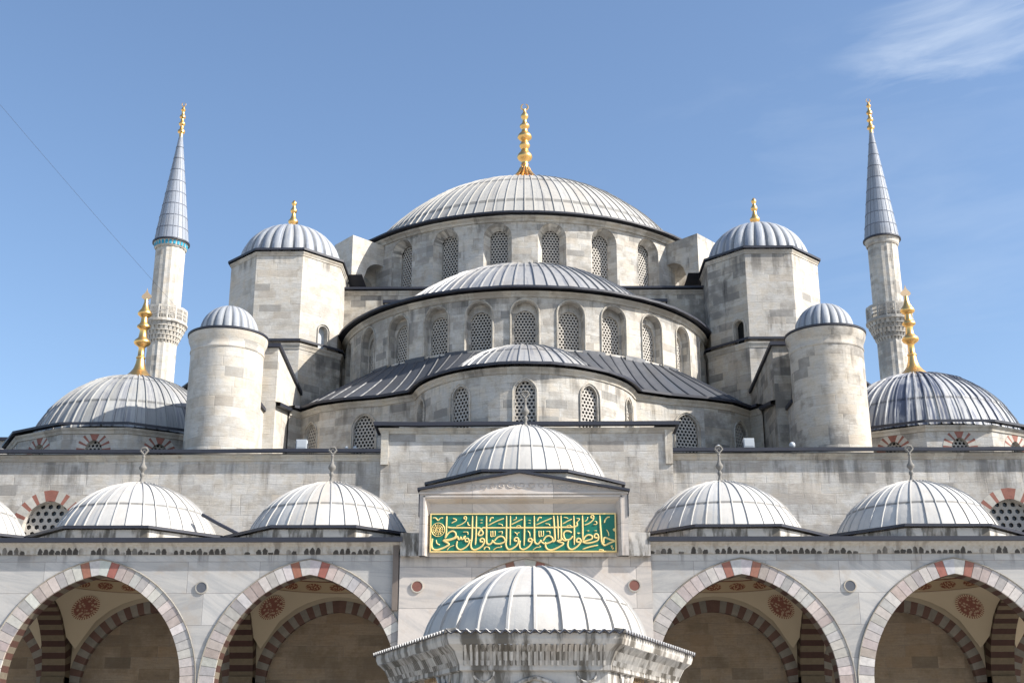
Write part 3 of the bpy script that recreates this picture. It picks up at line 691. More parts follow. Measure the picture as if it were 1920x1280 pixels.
# ---- exedra tier
left = [(-10.55, 52.4), (-10.55, 55.3), (-10.1, 55.9), (-9.05, 54.8), (-7.8, 54.2), (-6.2, 53.75), (-4.75, 53.0)]
arc = arcpts(0, 53.8, 4.75, R(-78), R(78), 26)
right = [(-x, y) for x, y in left[::-1]]
ex_pts = left + arc + right
EX = Poly(ex_pts)
uA = EX.L[len(left)]; uc = EX.len / 2
def ulobe(x, y):
    best = min(range(0, 4000), key=lambda i: math.dist(EX.p(EX.len * i / 4000), (x, y))); return EX.len * best / 4000
exo = []
for ph in (-67, -33.5, 0, 33.5, 67): exo.append(Op(uc + R(ph) * 4.75, .40, 14.2 if ph else 14.1, 15.92, .12, .16))
for sx in (-1, 1):
    exo.append(Op(ulobe(sx * 7.0, 53.97), .50, 13.9, 15.72, .12, .16)); exo.append(Op(ulobe(sx * 9.55, 55.3), .40, 13.9, 15.78, .12, .16))
mb = MB(); 
uE = EX.len - EX.L[4]; wall(mb, EX, EX.L[1], uE, 13.2, 16.9, [o for o in exo if o.u < uE], .6)
mb.build('exedra_wall', 'stone_drum', hall)
mb = MB(); wall(mb, EX, uE, EX.len - EX.L[1], 13.2, 16.9, [o for o in exo if o.u > uE], .6); mb.build('exedra_wall', 'stone_grey', hall)
for o in exo: put_window(EX, o, .14, hall, g=.165)
def hoodmould(P, o, parent, r=.05, t=.14, mat='trim', extra=.0, dep=-.02):   # raised arch moulding round an opening
    F = frame_at(P, o, dep); mb = MB(); pts = []
    n = 16; pts.append(F(-o.w - t, o.zs)); 
    for k in range(n + 1):
        a = PI * (1 - k / n); x = (o.w + t) * cos(a); z = o.zp + (o.top(x * o.w / (o.w + t)) - o.zp) * (1 + t / max(.1, o.apex - o.zp)); pts.append(F(x, z))
    pts.append(F(o.w + t, o.zs)); mb.tube(pts, r, 6); return mb.build('moulding', mat, parent, smooth=60)
for o in exo: hoodmould(EX, o, hall, .035, .09)
ex_in = ex_pts[1:-1]
cornice(ex_in, 16.95, .16, False, hall, .26); eave(ex_in, 17.12, .36, False, hall, th=.15, inn=.3, rise=.06)
# lead roof between exedra rim and the upper semi-dome drum
mb = MB(); SC = (0, 63.0)
def hit(ph, pts, off):       # ray from SC at azimuth ph with the rim path
    d = Vector((sin(ph), -cos(ph))); best = None
    for a, b in zip(pts[:-1], pts[1:]):
        A, B = Vector(a), Vector(b); e = B - A; den = d.x * e.y - d.y * e.x
        if abs(den) < 1e-9: continue
        w_ = A - Vector(SC); t = (w_.x * e.y - w_.y * e.x) / den; s = (w_.x * d.y - w_.y * d.x) / den
        if -1e-6 <= s <= 1 + 1e-6 and t > 0: best = t if best is None else min(best, t)
    return (best or 11) + off
nR = 108; rs_ = []
for i in range(nR + 1):
    ph = R(-63 + 126 * i / nR); rs_.append((ph, hit(ph, ex_in, .2)))
prof = (0, .08, .2, .35, .55, .78, 1)
def rp(ph, r, f, h=0):
    rr = r + (9.15 - r) * f; ex = 1.3 if abs(ph) < R(30) else 1.3 - .35 * min(1, (abs(ph) - R(30)) / R(15)); z = 17.1 + (19.28 - 17.1) * (f ** ex) + h
    return (SC[0] + rr * sin(ph), SC[1] - rr * cos(ph), z)
for i in range(nR):
    (p1, r1), (p2, r2) = rs_[i], rs_[i + 1]; c = grey(.1) if i % 3 == 0 else c
    for f, g in zip(prof[:-1], prof[1:]):
        mb.face([rp(p1, r1, f), rp(p2, r2, f), rp(p2, r2, g), rp(p1, r1, g)], [(i / 4, f * 3), ((i + 1) / 4, f * 3), ((i + 1) / 4, g * 3), (i / 4, g * 3)], 0, c)
    if i % 3 == 0: mb.tube([rp(p1, r1, f, .015) for f in prof], .04, 5, 0, t=(1, 1, 1), cap=False)
mb.build('semi_dome', 'lead_roof', hall, smooth=35, label='dark grey standing seam lead roof below the upper semi-dome windows')
mb = MB(); dome(mb, 0, 53.8, 14.42, 4.78, 17.02, 46, .07, .045, 12, R(-115), R(115), (.42, .8)); mb.build('dome', 'lead_semi', hall, smooth=35)
# flanking half-domes behind the side lobes
for sx in (-1, 1):
    mb = MB(); a = sx * 40
    dome(mb, sx * 6.9, 58.6, 13.3, 5.3, 16.9, 46, .07, .045, 10, R(sx * 38 - 70), R(sx * 38 + 70), (.5,)); mb.build('dome', 'lead_roof', hall, smooth=35)

# ---- upper semi-domes (front, left, right)
def semi(cx, cy, rot, front):
    r_ = 9.2; A = Arc(cx, cy, r_)
    if front:
        ops = [Op(r_ * R(a), .58, 19.3, 20.98, 0, .34) for a in (-70, -54, -39.3, -25.8, -12.9, 0, 12.9, 25.8, 39.3, 54, 70)]
    else: ops = [Op(r_ * R(rot + a), .58, 19.3, 20.98, 0, .34) for a in (-60, -45, -30, -15, 0, 15, 30, 45, 60)]
    mb = MB(); wall(mb, A, r_ * R(rot - 92), r_ * R(rot + 92), 13.5, 21.9, ops, .7)
    iops = []
    for o in ops:
        i = Op(o.u, .47, 19.31, 20.72, 0.03, 0); iops.append(i); F = frame_at(A, o, .34); archplate(mb, F, o, i, .50)
    mb.build('semi_dome_drum', 'stone_drum', hall)
    for o, i in zip(ops, iops):
        put_window(A, i, .44, hall, g=.15)
        if front: hoodmould(A, o, hall, .04, .06)
    pts = arcpts(cx, cy, r_, R(rot - 92), R(rot + 92), 60)
    cornice(pts, 21.96, .2, False, hall, .26); eave(pts, 22.12, .5, False, hall, th=.14, inn=1.2, rise=.14)
    mb = MB(); dome(mb, cx, cy, 16.3, 9.95, 22.05, 88, .085, .06, 12, R(rot - 95), R(rot + 95), (.45, .8)); mb.build('semi_dome', 'lead_semi', hall, smooth=35)
semi(0, 63, 0, True); semi(-11, 74, -90, False); semi(11, 74, 90, False)
# window-sill flashings where the roof meets the drum
for a in (-62, -46.6, -32.5, -19.3, -6.4, 6.4, 19.3, 32.5, 46.6, 62):
    r_ = 9.26; wd = R(3.4); mb = MB(); mb.sweep(arcpts(0, 63, r_, R(a) - wd, R(a) + wd, 3), [(0, 19.0), (.05, 19.1), (.04, 19.31), (0, 19.33)], False)
    mb.build('flashing', 'lead_roof', hall)

# ---- square block, roofs
mb = MB(); sq = [(-9.7, 61.6), (9.7, 61.6), (12.2, 64.2), (12.2, 84), (9.7, 86.4), (-9.7, 86.4), (-12.2, 84), (-12.2, 64.2)]
mb.prism(sq, 13.2, 24.9, top=False); mb.build('wall', 'stone_grey', hall)
mb = MB(); mb.prism(sq, 24.9, 25.02); mb.build('roof', 'lead_roof', hall)
cornice([(-9.7, 61.6), (9.7, 61.6)], 24.95, .12, False, hall, .22); eave(sq, 25.14, .22, True, hall, th=.15, inn=.5, rise=.02)
mb = MB()
for sx in (-1, 1):
    mb.box(*(sorted((sx * 7.1, sx * 5.2))), 61.0, 61.6, 21.5, 24.1, skip='b')
mb.build('wall', 'stone', hall)
mb = MB()
for sx in (-1, 1): mb.box(*(sorted((sx * 7.2, sx * 5.2))), 60.9, 61.59, 24.1, 24.25)
mb.build('eaves', 'edge', hall)

# ---- main drum
DR = 11.1; A = Arc(0, 74, DR); angs = [7.5 + 15 * k for k in range(-12, 12)]
ops = [Op(DR * R(a), .76, 26.2, 28.58, 0, .02) for a in angs]
mb = MB(); wall(mb, A, -DR * PI, DR * PI, 24.9, 29.7, ops, .7)
iops = []
def splay(F, o, i, dep, n=14):      # sloping reveal from the outer arch in to the window arch
    for k in range(n):
        f0, f1 = sin(PI / 2 * (2 * k / n - 1)), sin(PI / 2 * (2 * (k + 1) / n - 1))
        mb.face([F(o.w * f0, o.top(o.w * f0), .02), F(o.w * f1, o.top(o.w * f1), .02), F(i.w * f1, i.top(i.w * f1), dep), F(i.w * f0, i.top(i.w * f0), dep)], None, 0, grey(.3))
    for sg in (-1, 1): mb.face([F(sg * o.w, o.zs, .02), F(sg * o.w, o.zp, .02), F(sg * i.w, i.zp, dep), F(sg * i.w, i.zs, dep)])
    mb.face([F(-o.w, o.zs, .02), F(o.w, o.zs, .02), F(i.w, i.zs, dep), F(-i.w, i.zs, dep)])
for o in ops:
    i = Op(o.u, .47, 26.25, 28.6, .04, 0); iops.append(i); F = frame_at(A, o, .1); splay(F, o, i, .5)
    for q in (-1, 1): mb.face([F(q * i.w, i.zs, .5), F(q * i.w, i.zp, .5), F(q * i.w, i.zp, .72), F(q * i.w, i.zs, .72)])
mb.build('drum', 'stone_drum', hall)
for o, i in zip(ops, iops):
    if abs(o.u / DR) < R(100): put_window(A, i, .6, hall, g=.168)
cp = arcpts(0, 74, 11.1, -PI, PI, 96)[:-1]
cornice(cp, 29.64, .32, True, hall, .26); eave(cp, 29.82, .55, True, hall, th=.13, inn=.75, rise=.3)
mb = MB(); dome(mb, 0, 74, 24.37, 11.75, 29.75, 112, .07, .042, 18, 0, 2 * PI, (.16, .42, .7), tv=.06); mb.build('main_dome', 'lead_main', hall, smooth=35)
finial(hall, 0, 74, 37.2, 5.5, 'main', rs=.84)

# ---- flying buttresses at the diagonals
for sx in (-1, 1):
    ph = sx * R(50); ca, sa = cos(ph), sin(ph)
    def T(x, r, z): return (r * sa + x * ca, 74 - r * ca + x * sa, z)
    mb = MB(); W = .95; r0, r1 = 10.4, 13.1; n = 10
    def low(r): # arch near the drum
        c = 11.35; rr = .95; d = abs(r - c); return 26.6 + (sqrt(max(0, rr * rr - d * d)) * 1.1 + .55 if d < rr else -1.7)
    rs2 = sorted([r0, 10.401, 12.299, 12.301, r1] + [10.4 + 1.9 * (k / n) for k in range(1, n)])
    def topz(r): return 29.35 + (r - r0) * .06
    for a, b in zip(rs2[:-1], rs2[1:]):
        la, lb = (24.9, 24.9) if a > 12.3 else (low(a + 1e-4), low(b - 1e-4))
        for x in (-W, W): mb.face([T(x, a, la), T(x, b, lb), T(x, b, topz(b)), T(x, a, topz(a))])
        mb.face([T(-W, a, la), T(W, a, la), T(W, b, lb), T(-W, b, lb)]); mb.face([T(-W, a, topz(a)), T(W, a, topz(a)), T(W, b, topz(b)), T(-W, b, topz(b))])
    mb.face([T(-W, r1, 24.9), T(W, r1, 24.9), T(W, r1, topz(r1)), T(-W, r1, topz(r1))])
    mb.face([T(-W, 12.3, 24.9), T(W, 12.3, 24.9), T(W, 12.3, 27.1), T(-W, 12.3, 27.1)])
    mb.build('flying_buttress', 'stone_clean' if sx < 0 else 'stone_drum', hall)
    mb = MB(); mb.box(*sorted((sx * 12.3, sx * 9.2)), 62.4, 66.0, 24.9, 25.7, skip='d'); mb.build('wall', 'stone', hall)
    eave([(sx * 9.2, 66), (sx * 9.2, 62.4), (sx * 12.3, 62.4)][::sx * -1], 25.86, .12, False, hall, th=.14, inn=.8, rise=.05)

# ---- weight towers
for sx, cx, st in ((-1, -12.0, 'stone_clean'), (1, 11.88, 'stone')):
    cy = 61.0; ap = 2.75
    tw = empty('tower', (0, 0, 0), 'left octagonal stone tower with ribbed dome' if sx < 0 else 'right octagonal stone tower with ribbed dome and a dark doorway', parent=hall)
    o8 = ngon(cx, cy, ap, 8); P = Poly(o8 + [o8[0]]); side = math.dist(o8[0], o8[1])
    ops = []
    k = 1 if sx < 0 else 7        # facet that looks towards the main axis
    ops = [Op(side * k + side * (.62 if sx < 0 else .74), .27, 20.9, 22.0, 0, .3)]
    for lo, hi, mt in (((0, 8, st),) if sx < 0 else ((0, 5, st), (5, 8, 'stone_grey'))):
        mb = MB(); wall(mb, P, side * lo, side * hi, 20.9, 25.7, [o for o in ops if side * lo < o.u < side * hi], 1.2)
        mb.build('wall', mt, tw)
    mb = MB(); o = ops[0]; F = frame_at(P, o, .3); mb.face([F(-.3, 20.9), F(.3, 20.9), F(.3, 22.4), F(-.3, 22.4)]); mb.build('doorway', 'white' if sx < 0 else 'void', tw)
    hoodmould(P, o, tw, .03, .08)
    cornice(o8, 25.78, .09, True, tw, .2); eave(o8, 25.95, .17, True, tw, th=.15, inn=.4, rise=.12)
    mb = MB(); fluted(mb, cx, cy, 25.85, 2.62, 2.35, 28, .055, 14); mb.build('dome', 'lead_tower', tw, smooth=30)
    lead_skirt(ngon(cx, cy, ap + .1, 8), 25.98, cx, cy, 2.3, 26.1, tw, 'lead_roof')
    finial(tw, cx, cy, 28.05, 1.8, 'tower', rs=.98)
    o8b = ngon(cx, cy, 2.95, 8); P = Poly(o8b + [o8b[0]]); sd = P.len / 8
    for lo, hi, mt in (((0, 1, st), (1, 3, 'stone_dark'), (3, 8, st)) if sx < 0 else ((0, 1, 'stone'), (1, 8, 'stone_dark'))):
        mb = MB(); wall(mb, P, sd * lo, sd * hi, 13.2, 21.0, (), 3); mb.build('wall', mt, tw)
    cornice(o8b, 20.98, .1, True, tw, .28); eave(o8b, 21.2, .13, True, tw, th=.15, inn=.3, rise=.1)
    # wall joining tower to the semi-dome drum
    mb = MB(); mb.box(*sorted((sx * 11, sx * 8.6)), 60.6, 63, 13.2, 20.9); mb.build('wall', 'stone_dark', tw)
    eave([(sx * 11, 60.6), (sx * 8.8, 60.6)][::-sx], 21.15, .12, False, tw, th=.14, inn=2.4, rise=.1)

# ---- stair turrets (plain cylinders)
for sx, cx in ((-1, -12.45), (1, 12.55)):
    cy = 51.0; st = 'stone_cyl' if sx < 0 else 'stone_cyl_grey'
    tw = empty('turret', (0, 0, 0), 'left round stone turret with small ribbed lead cap' if sx < 0 else 'right round stone turret with small ribbed lead cap', parent=hall)
    mb = MB(); A = Arc(cx, cy, 1.5); wall(mb, A, -1.5 * PI, 1.5 * PI, 13.2, 18.3, (), .2)
    mb.lathe([(1.52, 13.9), (1.62, 13.35), (1.75, 13.25)], cx, cy, 40); mb.build('wall', st, tw, smooth=40)
    mb = MB(); mb.lathe([(1.5, 18.05), (1.53, 18.08), (1.53, 18.16), (1.5, 18.2), (1.53, 18.4), (1.62, 18.62), (1.64, 18.8), (1.3, 18.82)], cx, cy, 48); mb.build('cornice', st, tw, smooth=50)
    mb = MB(); mb.lathe([(1.5, 18.82), (1.67, 18.82), (1.68, 18.9), (1.1, 19.06)], cx, cy, 48); mb.build('eaves', 'edge', tw, smooth=50)
    mb = MB(); fluted(mb, cx, cy, 18.98, 1.24, 1.28, 20, .06, 10); mb.build('dome', 'lead_tower', tw, smooth=30)
    # buttress walls running back from the turret
    x0, x1 = sorted((sx * 12.7, sx * 10.62)); mb = MB()
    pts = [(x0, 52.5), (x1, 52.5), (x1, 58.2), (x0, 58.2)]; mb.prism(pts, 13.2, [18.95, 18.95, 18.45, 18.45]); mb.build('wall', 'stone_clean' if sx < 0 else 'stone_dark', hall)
    mb = MB(); g = [(x0 - .1, 52.38), (x1 + .1, 52.38), (x1 + .1, 58.2), (x0 - .1, 58.2)]; mb.prism(g, [18.97, 18.97, 18.47, 18.47], [19.13, 19.13, 18.63, 18.63]); mb.build('eaves', 'edge', hall)
    x0, x1 = sorted((sx * 12.5, sx * 11.1)); mb = MB(); mb.prism([(x0, 51.4), (x1, 51.4), (x1, 52.5), (x0, 52.5)], 13.2, 16.1); mb.build('wall', 'stone_clean' if sx < 0 else 'stone', hall)
    mb = MB(); mb.box(x0 - .1, x1 + .1, 51.3, 52.49, 16.1, 16.24); mb.build('eaves', 'edge', hall)
    # sloping coping along the foot of the buttress
    mb = MB(); a = (sx * 10.6, 52.5); b = (sx * 10.6, 55.4); c = (sx * 10.2, 55.95)
    ln = [(a[0], a[1], -.6), (b[0], b[1], -.08), (c[0], c[1], 0)]
    if sx > 0: ln = ln[::-1]
    mb.sweep(ln, [(0, 16.95), (.2, 16.97), (.2, 17.12), (-.05, 17.16)], False); mb.build('eaves', 'edge', hall)

# ---- corner domes on twelve-sided drums
for sx in (-1, 1):
    cx, cy, ap = sx * 17.98, 57.0, 5.1
    cb = empty('corner_dome', (0, 0, 0), 'left corner dome with gold finial' if sx < 0 else 'right corner dome, dark streaked lead, gold finial', parent=hall)
    g12 = ngon(cx, cy, ap, 12); P = Poly(g12 + [g12[0]]); side = math.dist(g12[0], g12[1])
    ops = [Op(side * (k + .5), .36, 13.25, 14.3, .1, .25) for k in range(12)]
    mb = MB(); wall(mb, P, 0, P.len, 13.2, 15.2, ops, 3); mb.build('wall', 'stone', cb)
    for k, o in enumerate(ops):
        if k in (0, 1, 2, 10, 11, 3, 9):
            put_window(P, o, .2, cb, g=.17)
            x, y = P.p(o.u); nx, ny = P.n(o.u); voussoir_obj(cb, x, y, o, .36, .05, 7, redpale, ang=atan2(nx, -ny), proud=.012, nar=-.3)
    cornice(g12, 15.24, .15, True, cb, .25); eave(g12, 15.44, .3, True, cb, th=.14, inn=.6, rise=.14)
    mb = MB(); dome(mb, cx, cy, 14.18, 4.66, 15.5, 60, .07, .05, 14, 0, 2 * PI, (.25, .6), tv=.16); mb.build('dome', 'lead_left' if sx < 0 else 'lead_right', cb, smooth=35)
    finial(cb, cx, cy, 19.0, 4.4, 'corner', rs=.9)
    # outer gallery block beyond
    mb = MB(); mb.box(*sorted((sx * 25.5, sx * 22.0)), 60, 70, 13.2, 16.75); mb.build('wall', 'stone', hall)
    mb = MB(); mb.box(*sorted((sx * 25.65, sx * 21.85)), 59.85, 70.1, 16.75, 16.9); mb.build('eaves', 'edge', hall)

# ================================================================== MINARETS
def minaret(sx):
    x, y = sx * 29.95, 100.0
    r_ = empty('minaret', (x, y, 0), 'left minaret with turquoise tile band under its lead cone' if sx < 0 else 'right minaret, plain grey stone below its lead cone', 'minaret', 'minarets behind the domes')
    def bld(mb, n, mat, **k):
        o = mb.build(n, mat, r_, **k); return o
    st = 'stone_cyl' if sx < 0 else 'stone_drum'
    def facet(r0, r1, z0, z1, mb, n=16, flut=.06):
        for i in range(n * 2):
            q = []
            for (r, z, j) in ((r0, z0, i), (r0, z0, i + 1), (r1, z1, i + 1), (r1, z1, i)):
                a = PI * j / n; rr = r * (1 - (flut if j % 2 else 0)); q.append((rr * sin(a), -rr * cos(a), z))
            mb.face(q, [(i * .26, z0), ((i + 1) * .26, z0), ((i + 1) * .26, z1), (i * .26, z1)])
    mb = MB(); mb.prism([(-2.2, -2.2), (2.2, -2.2), (2.2, 2.2), (-2.2, 2.2)], 0, 14); facet(1.5, 1.45, 14, 22, mb); facet(1.22, 1.18, 22, 34.8, mb, flut=.04); bld(mb, 'shaft', st)
    mb = MB(); facet(1.24, 1.22, 37, 43.3, mb, flut=.035); mb.lathe([(1.25, 43.2), (1.34, 43.35), (1.34, 43.5), (1.42, 43.75)], 0, 0, 32); bld(mb, 'shaft', st)
    mb = MB()   # corbelled muqarnas rings
    for k, (ra, z) in enumerate(((1.26, 34.7), (1.40, 35.05), (1.55, 35.4), (1.70, 35.75), (1.83, 36.1))):
        n = 28
        for i in range(n):
            a0, a1 = 2 * PI * (i + .5 * (k % 2)) / n, 2 * PI * (i + .62 + .5 * (k % 2)) / n
            q = [(r * sin(a), -r * cos(a), zz) for zz, rs in ((z, (ra - .12, ra - .12)), (z + .3, (ra, ra))) for r, a in ((rs[0], a0), (rs[0], a1), (1.0, a1), (1.0, a0))]
            mb.hull(q, 0, grey(.15))
        mb.lathe([(ra - .14, z), (ra - .1, z + .3), (ra + .03, z + .3), (ra + .03, z + .36), (ra - .1, z + .38)], 0, 0, 32)
    mb.lathe([(1.7, 36.3), (1.92, 36.42), (1.92, 36.55), (1.2, 36.56)], 0, 0, 32); bld(mb, 'balcony', st)
    mb = MB(); n = 16    # pierced parapet
    for i in range(n):
        a, b = 2 * PI * i / n, 2 * PI * (i + 1) / n; Rb = 1.86
        p0 = Vector((Rb * sin(a), -Rb * cos(a), 0)); p1 = Vector((Rb * sin(b), -Rb * cos(b), 0)); nn = ((p0 + p1) / 2).normalized() * .08
        def bar(f0, f1, z0, z1, tt=(1, 1, 1)):
            q0 = p0.lerp(p1, f0); q1 = p0.lerp(p1, f1); Z = Vector((0, 0, 1))
            mb.hull([q0 + Z * z0, q1 + Z * z0, q1 - nn + Z * z0, q0 - nn + Z * z0, q0 + Z * z1, q1 + Z * z1, q1 - nn + Z * z1, q0 - nn + Z * z1], 0, tt)
        bar(0, 1, 36.5, 36.68); bar(0, 1, 37.6, 37.8); bar(0, .12, 36.68, 37.6); bar(.88, 1, 36.68, 37.6)
        for f in (.28, .44, .6, .76): bar(f - .03, f + .03, 36.68, 37.6)
        for z in (36.95, 37.25): bar(.12, .88, z, z + .07)
    bld(mb, 'parapet', st)
    if sx < 0:
        mb = MB()
        for i in range(26):
            a = 2 * PI * i / 26; w_ = .07
            mb.hull([(r * sin(a + q), -r * cos(a + q), z) for z in (43.36, 43.72) for r, q in ((1.37 + (z - 43.36) * .1, -w_), (1.37 + (z - 43.36) * .1, w_), (1.3, w_), (1.3, -w_))])
        bld(mb, 'tile_band', 'tile')
    mb = MB(); mb.lathe([(1.38, 43.75), (1.55, 43.76), (1.55, 43.88), (1.42, 43.95)], 0, 0, 32); bld(mb, 'eaves', 'edge')
    mb = MB(); prof = [(1.43, 43.9), (1.30, 45.0)] + [(1.30 - 1.14 * k / 8, 45.0 + 8.95 * k / 8) for k in range(1, 9)]
    n = 20
    for i in range(n):
        for k in range(len(prof) - 1):
            (ra, za), (rb, zb) = prof[k], prof[k + 1]; c = grey(.09)
            for f0, f1, h0, h1 in ((0, .08, .03, .03), (.08, .54, 0, 0), (.54, 1, 0, 0)):
                q = [((r + h) * sin(2 * PI * (i + f) / n), -(r + h) * cos(2 * PI * (i + f) / n), z) for r, z, f, h in ((ra, za, f0, h0), (ra, za, f1, h1), (rb, zb, f1, h1), (rb, zb, f0, h0))]
                mb.face(q, [(i + f0, za), (i + f1, za), (i + f1, zb), (i + f0, zb)], 0, c)
    for k in range(1, len(prof) - 1):
        r, z = prof[k]; mb.lathe([(r + .005, z - .03), (r + .03, z - .02), (r + .03, z + .02), (r + .005, z + .03)], 0, 0, 28, t=(.45, .45, .5))
    bld(mb, 'cone', 'lead_cone')
    f = finial(r_, 0, 0, 53.8, 3.45, 'minaret', rs=1.0)
for sx in (-1, 1): minaret(sx)

# ================================================================== ARCADE (portico)
arc_ = empty('arcade', (0, 0, 0), 'marble courtyard arcade with pointed arches and a row of white lead domes', 'arcade')
AY = 41.0; ZS = 4.2; HW = 2.87; EE = .60
bays = [-20.32, -13.57, -6.84, 6.87, 13.6, 20.36]; piers = [-23.7, -16.95, -10.2, -3.45, 3.45, 10.22, 16.98, 23.7]
PX = 24.0; AP = Poly([(-PX, AY), (PX, AY)])
def mk(x): return Op(x + PX, HW, 0, ZS, EE, .64)
ops = [mk(x) for x in bays + [0]]
ops.sort(key=lambda o: o.u)
mb = MB(); wall(mb, AP, 0, 2 * PX, 0, 8.36, ops, 3, nseg=28)
mb.build('wall', 'marble', arc_)
# back face of the arcade wall (seen from inside the portico)
AB = Poly([(PX, AY + .64), (-PX, AY + .64)]); mb = MB(); wall(mb, AB, 0, 2 * PX, 0, 8.3, [Op(2 * PX - o.u, HW, 0, ZS, EE, .02) for o in ops], 3, nseg=28); mb.build('wall', 'plaster', arc_)
VC = [(.46, .425, .395), (.37, .345, .33), (.44, .385, .355), (.385, .325, .295), (.48, .45, .42), (.35, .33, .32)]
def archcols(k, n, s):
    if k == n - 2: return tuple(x * jit(.1) for x in (.27, .12, .09))
    if k == n - 1: return tuple(x * jit(.05) for x in (.47, .45, .43))
    c = VC[(k * 5 + (3 if s > 0 else 0) + (k // 4)) % 6]; j = jit(.2); return tuple(x * j * jit(.03) for x in c)
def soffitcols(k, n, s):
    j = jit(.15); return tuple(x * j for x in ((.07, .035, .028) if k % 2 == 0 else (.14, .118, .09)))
for x in bays + [0]:
    o = Op(0, HW - .03, 0, ZS, EE, 0)
    voussoir_obj(arc_, x, AY, o, .47, .06, 19, archcols, name='arch', proud=.03, gap=.0022)
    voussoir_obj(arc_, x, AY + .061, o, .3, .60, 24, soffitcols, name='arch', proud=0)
    # outer moulding line
    mb = MB(); pts = []
    r0 = HW + EE + .46; am = math.acos(EE / r0)
    for k in range(33):
        f = k / 16 - 1; sg = -1 if f < 0 else 1; a = am * (1 - abs(f)); pts.append((x + sg * max(0, r0 * cos(a) - EE), AY - .035, ZS + r0 * sin(a)))
    mb.tube(pts, .022, 6, 0, t=(.7, .7, .7)); mb.build('moulding', 'trim', arc_, smooth=60)
# columns carrying the arches
for i, x in enumerate(piers):
    mb = MB(); cy = AY + .45
    mb.lathe([(.5, 0), (.5, .2), (.44, .25), (.46, .35), (.36, .42), (.34, 3.3), (.36, 3.35), (.36, 3.42)], x, cy, 28)
    mb.lathe([(.36, 3.42), (.42, 3.6), (.5, 3.8), (.58, 3.95)], x, cy, 8); mb.box(x - .5, x + .5, AY - .02, AY + .92, 3.95, 4.22)
    mb.build('column', 'marble', arc_, smooth=40)
# roundels
for x, z, m in ((-10.27, 7.18, 'greydisc'), (-3.41, 7.19, 'red'), (3.45, 7.21, 'red'), (10.26, 7.2, 'greydisc'), (-17.0, 7.18, 'red'), (17.0, 7.2, 'red')):
    AYs = AY; AY = AY - (.1 if abs(x) < 4 else 0); mb = MB(); n = 28; yy = AY - .03
    mb.face([(x + .165 * cos(2 * PI * k / n), yy, z + .165 * sin(2 * PI * k / n)) for k in range(n)], None, 0)
    for k in range(n):
        a, b = 2 * PI * k / n, 2 * PI * (k + 1) / n
        for ra, rb, ya, yb in ((.165, .165, yy, AY - .04), (.165, .2, AY - .04, AY - .04), (.2, .2, AY - .04, AY)):
            mb.face([(x + ra * cos(a), ya, z + ra * sin(a)), (x + ra * cos(b), ya, z + ra * sin(b)), (x + rb * cos(b), yb, z + rb * sin(b)), (x + rb * cos(a), yb, z + rb * sin(a))], None, 1)
    AY = AYs; mb.build('roundel', [m, 'trim'], arc_)
# cornice frieze and lead edge, in two runs either side of the portal
for x0, x1 in ((-PX, -3.9), (3.95, PX)):
    mb = MB(); mb.sweep([(x0, AY), (x1, AY)], [(.02, 8.22), (.06, 8.23), (.08, 8.46), (.12, 8.5), (.2, 8.55), (.22, 8.6)], False, vrel=True, u0=x0)
    mb.build('frieze', 'frieze', arc_)
    mb = MB(); mb.sweep([(x0, AY), (x1, AY)], [(.1, 8.58), (.34, 8.58), (.34, 8.72), (-.1, 8.77), (-.1, 8.6)], False, loop=True); mb.build('eaves', 'edge', arc_)
mb = MB(); mb.face([(-PX, AY - .2, 8.745), (PX, AY - .2, 8.745), (PX, FY, 8.8), (-PX, FY, 8.8)]); mb.build('roof', 'lead_white', arc_)
# interior: transverse arches, blind arches on the hall wall, pendentives, medallions, painted band
YC = 44.65; BH = 2.75
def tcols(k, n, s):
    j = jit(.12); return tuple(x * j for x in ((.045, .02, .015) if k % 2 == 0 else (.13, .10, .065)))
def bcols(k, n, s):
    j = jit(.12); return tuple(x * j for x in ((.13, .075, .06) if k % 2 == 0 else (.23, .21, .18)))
for x in piers:
    o = Op(0, BH - .15, 0, 4.6, .25, 0)
    voussoir_obj(arc_, x + .42, YC, o, .55, .84, 19, tcols, ang=R(90), name='arch', proud=0)
    mb = MB(); P = Poly([(x - .38, YC + BH), (x - .38, YC - BH)]); P2 = Poly([(x + .38, YC - BH), (x + .38, YC + BH)])
    o2 = Op(BH, BH - .12, 0, 4.6, .25, .01); wall(mb, P, 0, 2 * BH, 4.2, 8.3, [o2], 3); wall(mb, P2, 0, 2 * BH, 4.2, 8.3, [o2], 3); mb.build('vault', 'plaster', arc_)
    mb = MB()     # striped piers on the hall wall
    for k in range(18):
        z = .27 * k; mb.box(x - .42, x + .42, 47.15, FY + .01, z, z + .27, 0, tcols(k, 14, 1))
    mb.build('pilaster', 'voussoir', arc_)
